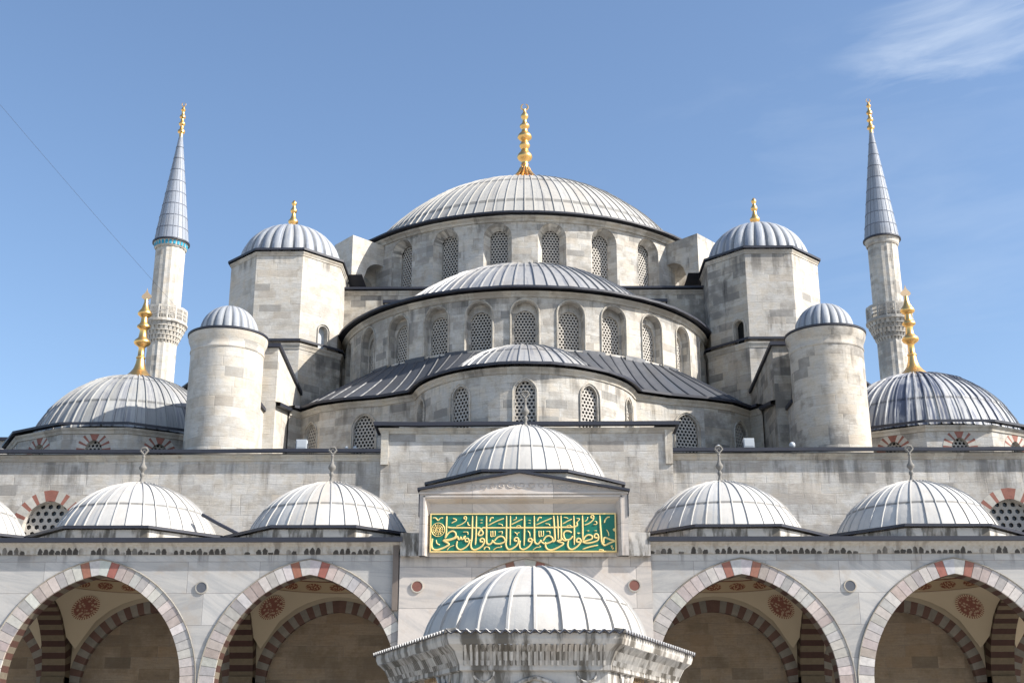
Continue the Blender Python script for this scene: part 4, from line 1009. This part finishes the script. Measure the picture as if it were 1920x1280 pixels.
for x in bays + [0]:
    o = Op(0, 2.62, 0, 4.45, .12, 0)
    voussoir_obj(arc_, x, FY - .25, o, .42, .3, 19, bcols, name='arch', proud=.0)
    # wall strip above the blind arch
    P = Poly([(x - 2.97, FY - .24), (x + 2.97, FY - .24)]); mb = MB(); wall(mb, P, 0, 5.94, 4.2, 8.3, [Op(2.97, 2.9, 0, 4.45, .12, .2)], 3); mb.build('vault', 'plaster', arc_)
    mb = MB(); a, b = 2.97, BH; zs = 4.72; n = 48; rr = a * a + b * b; ring = 2.62
    def pz(px, py): return zs + sqrt(max(0, rr - px * px - py * py))
    for k in range(n):
        q = []
        for s in range(6):
            row = []
            for kk in (k, k + 1):
                t = 2 * PI * kk / n + PI / 4; c_, s_ = cos(t), sin(t)
                R_ = min(a / max(1e-6, abs(c_)), b / max(1e-6, abs(s_))); r_ = ring + (R_ - ring) * s / 5; row.append((x + r_ * c_, YC + r_ * s_, pz(r_ * c_, r_ * s_)))
            q.append(row)
        for s in range(5): mb.face([q[s][0], q[s][1], q[s + 1][1], q[s + 1][0]])
    mb.build('vault', 'plaster', arc_, smooth=50)
    mb = MB(); z0 = pz(ring, 0); N_ = 48      # painted ring under the dome
    for k in range(N_):
        A_, B_ = 2 * PI * k / N_, 2 * PI * (k + 1) / N_
        for (ra, za, rb, zb, m_, va, vb) in ((ring + .02, z0 - .02, ring, z0 + .42, 0, 0, 1), (ring, z0 + .42, ring - .12, z0 + .44, 1, 0, 1), (ring - .12, z0 + .44, ring - .12, z0 + .56, 1, 0, 1), (ring - .12, z0 + .56, ring * .5, z0 + 1.9, 1, 0, 1), (ring * .5, z0 + 1.9, .01, z0 + 2.4, 1, 0, 1)):
            mb.face([(x + ra * sin(A_), YC - ra * cos(A_), za), (x + ra * sin(B_), YC - ra * cos(B_), za), (x + rb * sin(B_), YC - rb * cos(B_), zb), (x + rb * sin(A_), YC - rb * cos(A_), zb)],
                    [(A_ * ring, va), (B_ * ring, va), (B_ * ring, vb), (A_ * ring, vb)], m_)
    mb.build('vault', ['band', 'plaster'], arc_, smooth=40)
    for dx in (-1, 1):      # medallions on the rear pendentives
        mb = MB(); C = Vector((dx * 2.32, 2.12, 0)); C.z = sqrt(rr - C.x ** 2 - C.y ** 2); C.normalize(); rad = sqrt(rr) - .03
        U = C.cross(Vector((0, 0, 1))).normalized(); V = U.cross(C); n = 40
        for k in range(n):
            for s in range(4):
                q = []; uv = []
                for kk, ss in ((k, s), (k + 1, s), (k + 1, s + 1), (k, s + 1)):
                    a_ = 2 * PI * kk / n; r_ = .13 * ss / 4; p = (C + (U * cos(a_) + V * sin(a_)) * r_).normalized() * rad
                    q.append((x + p.x, YC + p.y, zs + p.z)); uv.append((kk / n, ss / 4))
                mb.face(q, uv)
        mb.build('medallion', 'medal', arc_, smooth=60)
# outer domes
for i, x in enumerate(bays):
    cy = 44.5; o8 = ngon(x, cy, 3.3, 8)
    mb = MB(); mb.prism(ngon(x, cy, 3.22, 8), 8.6, 9.08, top=False); mb.build('drum', 'marble_crust', arc_)
    eave(o8, 9.2, .06, True, arc_, th=.12, inn=.4, rise=.05)
    mb = MB(); dome(mb, x, cy, 8.2, 3.0, 9.14, 36, .05, .03, 14, 0, 2 * PI, (.30, .82), tv=.08, seamdark=.45); mb.build('dome', 'lead_white', arc_, smooth=35)
    lead_skirt(ngon(x, cy, 3.34, 8), 9.205, x, cy, 2.8, 9.26, arc_, 'lead_white')
    finial(arc_, x, cy, 11.15, 1.45, 'small', 'greystone', rs=.75)
# short rain channel on the left of the second dome, stained downpipe beside the portal
mb = MB(); mb.box(-4.2, -4.02, AY - .12, AY - .001, 6.45, 8.55); mb.build('downpipe', 'pipe', arc_)
mb = MB(); mb.tube([(3.98, AY - .03, 8.3), (4.0, AY - .03, 7.4), (3.97, AY - .03, 6.2), (3.99, AY - .03, 4.4)], .025, 5); mb.build('downpipe', 'pipe', arc_)
mb = MB(); mb.tube([(-10.95, 43, 9.9), (-10.4, 43, 9.6), (-9.6, 43, 9.2), (-9.1, 43, 9.1)], .06, 6); mb.build('flashing', 'edge', arc_)

# ================================================================== PORTAL
por = empty('entrance_portal', (0, 40.5, 0), 'raised pinkish marble portal with low carved gable, dome behind, above the green inscription', 'portal')
por.location = (0, 0, 0)
PY = 40.5; PL, PR = -3.36, 3.28
def gz(x): ax = -.17; return 10.74 - abs(x - ax) * .175
mb = MB()
# front plate with rectangular recess, above the arch crown
RX0, RX1, RZ0, RZ1 = -3.17, 3.03, 8.1, 9.92
def fq(pts, m=0, t=(1, 1, 1)): mb.face([(x, PY, z) for x, z in pts], None, m, t)
fq([(PL, RZ1), (PR, RZ1), (PR, gz(PR)), (-.17, gz(-.17)), (PL, gz(PL))])
fq([(PL, RZ0), (RX0, RZ0), (RX0, RZ1), (PL, RZ1)]); fq([(RX1, RZ0), (PR, RZ0), (PR, RZ1), (RX1, RZ1)])
D = .26; bx0, bx1, bz1 = RX0 + .13, RX1 - .13, RZ1 - .12
mb.face([(RX0, PY, RZ0), (bx0, PY + D, RZ0), (bx0, PY + D, bz1), (RX0, PY, RZ1)]); mb.face([(bx1, PY + D, RZ0), (RX1, PY, RZ0), (RX1, PY, RZ1), (bx1, PY + D, bz1)])
mb.face([(bx0, PY + D, bz1), (bx1, PY + D, bz1), (RX1, PY, RZ1), (RX0, PY, RZ1)]); mb.face([(bx0, PY + D, RZ0), (bx1, PY + D, RZ0), (bx1, PY + D, bz1), (bx0, PY + D, bz1)])
for x in (PL, PR): mb.face([(x, PY, 8.6), (x, FY - .3, 8.6), (x, FY - .3, gz(x)), (x, PY, gz(x))])
mb.build('wall', 'marble_portal', por)
mb = MB()
x0, x1 = -3.98, 4.0
P = Poly([(x0, AY - .10), (x1, AY - .10)]); wall(mb, P, 0, x1 - x0, 5.0, 8.12, [Op(-x0, HW + .46, 0, ZS, EE, .1)], 3, nseg=28); mb.box(x0, x1, AY - .099, AY, 8.1, 8.12)
mb.build('wall', 'marble_portal', por)
# cornice bands beside the block
for a, b in ((x0 + .02, PL), (PR, x1 - .02)):
    mb = MB(); mb.box(a, b, AY - .3, AY + .3, 8.12, 8.86, skip=''); mb.build('cornice', 'marble_crust', por)
mb = MB(); ln = .06
mb.box(PL - .02, PR + .02, PY - .05, PY - .001, RZ1 + .14, RZ1 + .20)
mb.box(RX0 - .07, RX0 - .02, PY - .04, PY - .001, RZ0, RZ1 + .08); mb.box(RX1 + .02, RX1 + .07, PY - .04, PY - .001, RZ0, RZ1 + .08); mb.box(RX0 - .07, RX1 + .07, PY - .04, PY - .001, RZ1 + .04, RZ1 + .09)
mb.build('moulding', 'marble_portal', por)
# carved scrolls in the gable
random.seed(5)
for k in range(19):
    x = -2.9 + k * .31; zc = 10.24 + (gz(x) - 10.3) * .28; rr = .05 + .03 * random.random() + max(0, (gz(x) - 10.35)) * .13; pts = []
    for j in range(12): a = j * .62 + k; q = rr * (1 - j / 14); pts.append((x + q * cos(a) * 1.5, PY - .012, zc + q * sin(a)))
    mb = MB(); mb.tube(pts, .016, 4, flat=.7); mb.build('carving', 'marble_portal', por)
mb = MB(); th_ = .075
for a, b in ((PL - .07, -.17), (-.17, PR + .07)):
    mb.hull([(a, PY - .16, gz(a) + .0), (b, PY - .16, gz(b) + .0), (b, FY - .3, gz(b) + .0), (a, FY - .3, gz(a) + .0), (a, PY - .16, gz(a) + th_), (b, PY - .16, gz(b) + th_), (b, FY - .3, gz(b) + th_), (a, FY - .3, gz(a) + th_)], 0)
mb.box(PL - .03, PL - .002, PY - .03, PY + .4, 9.35, gz(PL)); mb.box(PR + .002, PR + .03, PY - .03, PY + .4, 9.35, gz(PR))
mb.build('eaves', 'edge', por)
cy = 44.5; mb = MB(); mb.prism(ngon(0, cy, 3.3, 8), 9.8, 10.9, top=False); mb.build('drum', 'stone', por)
eave(ngon(0, cy, 3.36, 8), 11.0, .07, True, por, th=.12, inn=.4, rise=.06); lead_skirt(ngon(0, cy, 3.4, 8), 11.01, 0, cy, 2.85, 11.08, por, 'lead_white')
mb = MB(); dome(mb, 0.02, cy, 10.16, 3.06, 10.95, 36, .05, .03, 14, R(5), R(5) + 2 * PI, (.30, .82), tv=.08, seamdark=.45); mb.build('dome', 'lead_white', por, smooth=35)
finial(por, .02, cy, 13.15, 1.5, 'small', 'greystone', rs=.75)

# ================================================================== INSCRIPTION
sg = empty('inscription_panel', (0, 0, 0), 'green panel of gold arabic calligraphy set in the portal above the arch', 'sign')
SY = PY + .14; PX0, PX1, PZ0, PZ1 = -3.0, 2.88, 8.24, 9.45
mb = MB(); mb.box(PX0, PX1, SY, SY + .13, PZ0, PZ1); mb.build('board', 'green', sg)
mb = MB()
for a, b, c, d in ((PX0 - .02, PX1 + .02, PZ1 - .025, PZ1 + .015), (PX0 - .02, PX1 + .02, PZ0 - .015, PZ0 + .025), (PX0 - .02, PX0 + .02, PZ0 + .025, PZ1 - .025), (PX1 - .02, PX1 + .02, PZ0 + .025, PZ1 - .025)):
    mb.box(a, b, SY - .03, SY + .10, c, d)
mb.build('frame', 'letter', sg)
# brush strokes, in the units of the panel's own drawing (14.22 units per cell, origin at the panel's corner)
S = []
def crop(off, items):
    for it in items: S.append((it[0], [(x + off, y) for x, y in it[1]]))
crop(0, [(44, [(550, 200), (545, 400), (540, 680), (515, 790)]), (34, [(715, 265), (800, 290), (790, 330), (680, 390)]),
 (30, [(1075, 245), (1055, 280), (1020, 275), (1010, 240), (1040, 212), (1075, 235), (1075, 270), (1050, 340), (950, 420), (810, 470)]), (28, [(1110, 360), (1130, 440), (1175, 450)]),
 (46, [(580, 495), (680, 515), (1000, 518), (1400, 520), (1470, 570), (1520, 640), (1500, 700), (1430, 720), (1395, 690), (1430, 610), (1470, 560), (1530, 515), (1707, 520), (3000, 518), (3860, 505), (3993, 480), (4033, 440), (4013, 370)]),
 (48, [(1240, 195), (1228, 760), (1200, 950), (1220, 1060), (1290, 1100), (1400, 1070), (1500, 1000), (1555, 900), (1550, 830), (1500, 800), (1450, 830), (1460, 885), (1520, 890)]),
 (42, [(1345, 195), (1335, 700), (1320, 970)]), (66, [(1475, 296), (1475, 312)]), (62, [(1475, 376), (1475, 390)]),
 (44, [(515, 790), (600, 660), (700, 605), (780, 640), (800, 720), (740, 790), (600, 830), (470, 845)]),
 (52, [(860, 740), (760, 800), (600, 850), (470, 850), (600, 930), (600, 980), (450, 1060), (280, 1105), (180, 1060), (155, 950), (180, 800)]),
 (40, [(850, 740), (865, 815), (900, 825), (930, 760), (950, 815), (990, 815), (1015, 750), (1015, 815), (1050, 725)]),
 (42, [(1220, 845), (1160, 860), (1150, 930), (1080, 1020), (960, 1090), (870, 1080), (820, 1000), (840, 870)]), (40, [(1150, 860), (1130, 805), (1080, 800), (1050, 840), (1070, 885), (1130, 880)]),
 (22, [(990, 630), (1110, 630), (1120, 700)]), (30, [(280, 840), (300, 930), (380, 970)]), (24, [(570, 1110), (640, 1030), (760, 980)]),
 (30, [(1550, 1100), (1600, 1030), (1680, 1040), (1690, 1095)]), (34, [(180, 250), (250, 250), (320, 325)]), (34, [(450, 250), (380, 260), (320, 325)])])
for rr, wd in ((172, 20), (120, 12), (75, 12), (35, 14)): crop(325, [(wd, [(rr * cos(a * PI / 12), 565 + rr * 1.05 * sin(a * PI / 12)) for a in range(25)])])
for a in range(12): crop(325, [(11, [(40 * cos(a * PI / 6), 565 + 40 * sin(a * PI / 6)), (165 * cos(a * PI / 6 + .5), 565 + 170 * sin(a * PI / 6 + .5))])])
crop(1422.5, [(48, [(190, 200), (190, 850), (230, 950), (290, 950), (340, 900), (360, 840)]), (44, [(360, 870), (430, 935), (560, 940), (680, 880), (660, 790), (580, 745), (480, 780), (400, 870)]),
 (40, [(680, 880), (720, 860)]), (34, [(245, 450), (460, 340), (660, 265)]), (40, [(275, 350), (310, 255), (380, 250)]), (24, [(500, 410), (600, 430), (620, 470)]),
 (46, [(725, 195), (720, 800), (705, 950), (740, 1060), (800, 1095), (900, 1060), (1000, 980), (1045, 880), (1030, 800), (975, 780), (935, 820), (950, 870), (1010, 865)]),
 (42, [(830, 195), (825, 600), (820, 980)]), (26, [(900, 320), (980, 280), (980, 220)]), (34, [(860, 430), (1000, 360), (1150, 285)]), (28, [(980, 485), (1060, 460), (1110, 490)]),
 (46, [(1205, 195), (1200, 600), (1190, 990)]), (66, [(1335, 312), (1335, 326)]), (64, [(1335, 384), (1335, 398)]),
 (24, [(310, 600), (310, 740), (360, 740), (360, 600)]), (24, [(360, 740), (420, 730), (420, 600)]), (24, [(510, 630), (610, 620), (600, 690)]), (26, [(940, 630), (1000, 670), (1070, 635)]), (24, [(1000, 670), (1010, 720)]),
 (26, [(1290, 600), (1340, 660), (1350, 750)]), (44, [(1465, 840), (1405, 860), (1380, 940), (1290, 1040), (1170, 1095), (1090, 1060), (1070, 960), (1090, 860)]), (42, [(1400, 865), (1390, 815), (1340, 800), (1305, 840), (1320, 885), (1380, 885)]),
 (48, [(1465, 195), (1465, 800), (1490, 920), (1550, 950), (1610, 900), (1640, 840)]), (28, [(130, 1100), (150, 1035), (250, 1035), (280, 1090)]), (24, [(370, 1110), (470, 1045), (560, 1040), (595, 1015), (560, 1000)]), (24, [(1420, 1110), (1520, 1045), (1600, 1040), (1630, 1015), (1590, 1000)])])
crop(2845, [(24, [(165, 600), (170, 740), (220, 740), (220, 600)]), (24, [(220, 740), (280, 730), (285, 600)]), (44, [(215, 880), (290, 935), (400, 930), (520, 870), (520, 790), (430, 735), (340, 770), (270, 870)]),
 (40, [(120, 340), (170, 250), (240, 250)]), (34, [(100, 440), (300, 350), (510, 260)]), (24, [(340, 410), (430, 420), (460, 460)]), (48, [(560, 195), (575, 500), (590, 800), (570, 870), (520, 890)]),
 (40, [(665, 195), (672, 500), (680, 810)]), (46, [(757, 190), (757, 800), (700, 850), (650, 870), (720, 905), (810, 930), (780, 980), (640, 1060), (500, 1110), (400, 1095), (340, 1020), (340, 900)]),
 (34, [(800, 420), (920, 350), (1050, 285)]), (26, [(830, 240), (900, 250), (950, 270)]), (46, [(1040, 650), (960, 612), (870, 615), (820, 680), (840, 790), (890, 840), (980, 830), (1070, 740)]), (46, [(765, 780), (810, 850), (900, 860)]),
 (24, [(900, 475), (980, 450), (1030, 480)]), (46, [(1098, 195), (1105, 600), (1100, 970)]), (24, [(360, 620), (450, 620), (460, 690)])])
crop(3697, [(46, [(95, 860), (72, 980), (110, 1070), (190, 1095), (300, 1040), (390, 950), (425, 880), (405, 820), (355, 805), (310, 845), (325, 900), (390, 900)]), (28, [(320, 270), (400, 290), (320, 380)]), (46, [(478, 190), (478, 500), (476, 860)]),
 (26, [(540, 355), (600, 300), (620, 240)]), (34, [(785, 240), (770, 200), (725, 195), (700, 235), (730, 265), (780, 255), (740, 330), (640, 410), (530, 450)]), (24, [(800, 350), (850, 360), (850, 430), (770, 430)]),
 (48, [(940, 190), (950, 500), (975, 880), (1030, 980), (1080, 980), (1200, 920), (1320, 870), (1200, 830), (1080, 785), (1030, 820), (1030, 940)]), (38, [(1060, 390), (1080, 320), (1140, 245), (1210, 235)]), (26, [(1110, 570), (1160, 650), (1170, 740)]),
 (64, [(620, 592), (620, 608)]), (64, [(820, 592), (820, 608)]), (44, [(485, 850), (540, 760), (630, 712), (720, 740), (720, 810), (620, 855), (460, 890)]),
 (44, [(460, 890), (560, 930), (700, 920), (850, 870), (895, 800), (880, 710), (825, 685), (785, 730), (800, 785), (865, 790)]), (24, [(340, 650), (370, 680), (400, 650)]), (38, [(470, 1090), (660, 1030), (880, 985)]),
 (24, [(1210, 1010), (1260, 1000), (1230, 1050), (1290, 1060), (1250, 1100)]), (44, [(1345, 540), (1300, 570), (1345, 610)]), (34, [(900, 1115), (940, 1105), (1030, 1120)])])
def panel_xy(a, b):   # drawing units -> metres on the board
    fx = (a - 128) / (5050 - 128); fz = (b - 150) / (1145 - 150); return PX0 + fx * (PX1 - PX0), PZ1 - .01 - fz * (PZ1 - PZ0 - .02)
mb = MB(); ku = (PX1 - PX0) / (5050 - 128)
for wd, pts in S:
    q = [Vector(panel_xy(*p)) for p in pts]
    # Catmull-Rom smoothing
    sm = []
    for i in range(len(q) - 1):
        p0, p1, p2, p3 = q[max(0, i - 1)], q[i], q[i + 1], q[min(len(q) - 1, i + 2)]; long = (p2 - p1).length > .35; st = 2 if long else 4
        for j in range(st):
            t = j / st
            if long: sm.append(p1.lerp(p2, t)); continue
            sm.append(.5 * ((2 * p1) + (p2 - p0) * t + (2 * p0 - 5 * p1 + 4 * p2 - p3) * t * t + (3 * p1 - p0 - 3 * p2 + p3) * t ** 3))
    sm.append(q[-1]); n = len(sm)
    rr = [wd * ku * .5 * (.62 if k in (0, n - 1) and wd < 60 else 1) for k in range(n)]
    mb.tube([(p.x, SY - .012, p.y) for p in sm], rr, 8, flat=.018 / max(.008, wd * ku * .5))
mb.build('lettering', 'letter', sg)

# ================================================================== FOUNTAIN KIOSK
fo = empty('fountain_kiosk', (0, 0, 0), 'domed marble ablution fountain with scalloped lead eaves in the courtyard foreground', 'fountain')
KX = .2; K = 1.25
def kpts(s, x=KX):    # elongated hexagon; s = outward offset
    f0 = 17.08 * K; f1 = 20.7 * K; f2 = 24.3 * K; a = 1.165 * K; b = 2.52 * K; cy = f1
    base = [(-a, f0), (a, f0), (b, f1), (a, f2), (-a, f2), (-b, f1)]
    res = []; n = 6
    for i in range(n):
        P0, P1, P2 = Vector(base[i - 1]), Vector(base[i]), Vector(base[(i + 1) % n])
        d1 = (P1 - P0).normalized(); d2 = (P2 - P1).normalized(); n1 = Vector((d1.y, -d1.x)); n2 = Vector((d2.y, -d2.x)); m_ = (n1 + n2).normalized(); k = s / m_.dot(n1)
        v = P1 + m_ * k; res.append((v.x + x, v.y))
    return res
EZ = 1.7 + 1.72 * K
P_in = kpts(-.38)
# body with pointed openings
for i in range(6):
    a, b = P_in[i], P_in[(i + 1) % 6]; P = Poly([a, b]); l = P.len
    w_ = min(l / 2 - .28, 1.05 if i in (0, 3) else 1.5)
    mb = MB(); o = Op(l / 2, w_, .9, 1.9 if i in (0, 3) else 1.75, .25, .25); wall(mb, P, 0, l, 0, EZ - .28, [o], 2, nseg=20); mb.build('wall', 'marble_crust', fo)
    hoodmould(P, o, fo, .04, .10, 'marble_crust')
    mb = MB(); F = frame_at(P, o, .18)
    k = -w_
    while k < w_: mb.tube([F(k, .9), F(k, o.top(k))], .012, 5); k += .11
    z = 1.0
    while z < o.apex:
        ww = next((x for x in [w_ * q / 20 for q in range(20, 0, -1)] if o.top(x) >= z), .05); mb.tube([F(-ww, z), F(ww, z)], .012, 5); z += .11
    mb.build('grille', 'gold_dull', fo)
    # carved tracery in the spandrels
    mb = MB(); F = frame_at(P, o, -.015)
    for sx in (-1, 1):
        for (cx_, cz_, r_) in ((w_ * .93, EZ - .62, .17), (w_ * .70, EZ - .45, .09)):
            mb.tube([F(sx * cx_ + r_ * cos(q * PI / 8), cz_ + r_ * sin(q * PI / 8)) for q in range(17)], .022, 5)
    mb.build('carving', 'marble_crust', fo)
    mb = MB(); mb.lathe([(.2, 0), (.2, .3), (.13, .35), (.12, 1.7), (.17, 1.9), (.2, 2.0)], a[0], a[1], 16); mb.build('column', 'marble', fo, smooth=40)
# fluted cornice under the eaves
P_c = kpts(-.34)
mb = MB(); mb.sweep(P_c, [(-.02, EZ - .62), (.03, EZ - .60), (.03, EZ - .52), (.06, EZ - .45), (.14, EZ - .3), (.27, EZ - .2), (.30, EZ - .12), (.30, EZ - .03)], True); mb.build('cornice', 'marble_crust', fo)
for i in range(6):
    a, b = Vector(P_c[i]), Vector(P_c[(i + 1) % 6]); d = (b - a).normalized(); n_ = Vector((d.y, -d.x)); l = (b - a).length; k = .07
    mb = MB()
    while k < l - .03:
        c = a + d * k; mb.tube([(c.x + n_.x * o_, c.y + n_.y * o_, z) for o_, z in ((.035, EZ - .52), (.065, EZ - .44), (.145, EZ - .3), (.265, EZ - .2))], [.03, .034, .034, .026], 5, t=grey(.15)); k += .095
    mb.build('fluting', 'marble_crust', fo)
# scalloped lead eaves
P_e = kpts(.0)
mb = MB(); DCX, DCY = KX + .01, 20.7 * K
DZ0 = EZ - .02; DRx = 1.755 * K; DRy = 2.15 * K
for i in range(6):
    a, b = Vector(P_e[i]), Vector(P_e[(i + 1) % 6]); d = (b - a).normalized(); n_ = Vector((d.y, -d.x)); l = (b - a).length; n = max(4, int(round(l / .165))) * 6
    for k in range(n):
        def E(q, o_, dz):
            c = a + (b - a) * (q / n); wv = .028 * cos(2 * PI * q / 6) ; return (c.x + n_.x * o_, c.y + n_.y * o_, EZ + dz + wv)
        mb.face([E(k, .02, -.03), E(k + 1, .02, -.03), E(k + 1, .02, .0), E(k, .02, .0)], None, 1)
        mb.face([E(k, .02, .0), E(k + 1, .02, .0), E(k + 1, -.18, .03), E(k, -.18, .03)], None, 0)
        def I(q, f):
            c = a + (b - a) * (q / n); c = c - n_ * .18; e = Vector((DCX, DCY)); v = c - e; ln_ = sqrt((v.x / DRx) ** 2 + (v.y / DRy) ** 2); t_ = e + v / ln_ * .99; g = c.lerp(t_, f); return (g.x, g.y, EZ + .03 + .06 * f)
        mb.face([I(k, 0), I(k + 1, 0), I(k + 1, 1), I(k, 1)], None, 0)
mb.build('eaves', ['lead_white', 'edge'], fo)
mb = MB(); start = len(mb.v)
dome(mb, 0, 0, 0, 1.0, .02, 26, .034, .017, 16, 0, 2 * PI, (.33,), tv=.06, seamdark=.35, lip=.008)
DH = 1.30 * K
mb.v = [(DCX + x * DRx, DCY + y * DRy, EZ + .02 + z * DH * (1.0)) for x, y, z in mb.v]
mb.build('dome', 'lead_white', fo, smooth=30)

# ================================================================== SMALL THINGS
def floodlight(x, y, z, lab):
    r_ = empty('floodlight', (x, y, z), lab, 'floodlight', 'floodlights on the roof edge')
    mb = MB(); mb.box(-.2, .2, -.14, .14, .06, .42); mb.box(-.17, .17, .14, .24, .1, .38); mb.build('housing', 'white', r_)
    mb = MB(); mb.box(-.24, -.21, -.03, .03, 0, .28); mb.box(.21, .24, -.03, .03, 0, .28); mb.box(-.24, .24, -.05, .05, -.03, .01); mb.build('bracket', 'greydisc', r_)
    mb = MB(); mb.box(-.17, .17, -.15, -.141, .1, .38); mb.build('lens', 'white', r_)
    return r_
floodlight(-8.62, 48.2, 13.36, 'white floodlight box on the roof edge left of the raised wall')
floodlight(8.6, 48.2, 13.36, 'white floodlight box on the roof edge right of the raised wall')
def globe(x, y, z, r, lab):
    mb = MB(); pr = [(.4 * r, 0), (.45 * r, .5 * r)] + [(r * sin(PI - t), r * 1.4 - r * cos(PI - t) * 1) for t in [PI * k / 8 for k in range(1, 8)]]
    mb.lathe([(.4 * r, 0), (.4 * r, .45 * r)] + [(r * sin(PI * k / 8), r * 1.4 - r * cos(PI * k / 8)) for k in range(1, 9)], 0, 0, 12)
    o = mb.build('bulb_lamp', 'white', None, smooth=60, loc=(x, y, z)); tag(o, lab, 'lamp', 'small white lamps on the roof edge')
globe(-6.55, 48.1, 13.34, .075, 'small white round lamp nearest the raised wall, left roof edge')
globe(-6.87, 48.1, 13.34, .07, 'small white round lamp second from the raised wall, left roof edge')
globe(7.42, 48.1, 13.34, .08, 'small white round lamp beside a grey finial on the right roof edge')
globe(10.25, 48.1, 13.34, .12, 'white lamp at the foot of the right round turret')
def cable(a, b, sag, r, lab):
    a, b = Vector(a), Vector(b); pts = []
    for k in range(25):
        f = k / 24; p = a.lerp(b, f); p.z -= sag * 4 * f * (1 - f); pts.append(p)
    mb = MB(); mb.tube(pts, r, 5); tag(mb.build('cable', 'cable'), lab, 'cable')
cable((-55.0, 43.0, 67.0), (-28.6, 98.5, 37.6), .9, .010, 'thin dark cable from upper left sky down to the left minaret balcony')
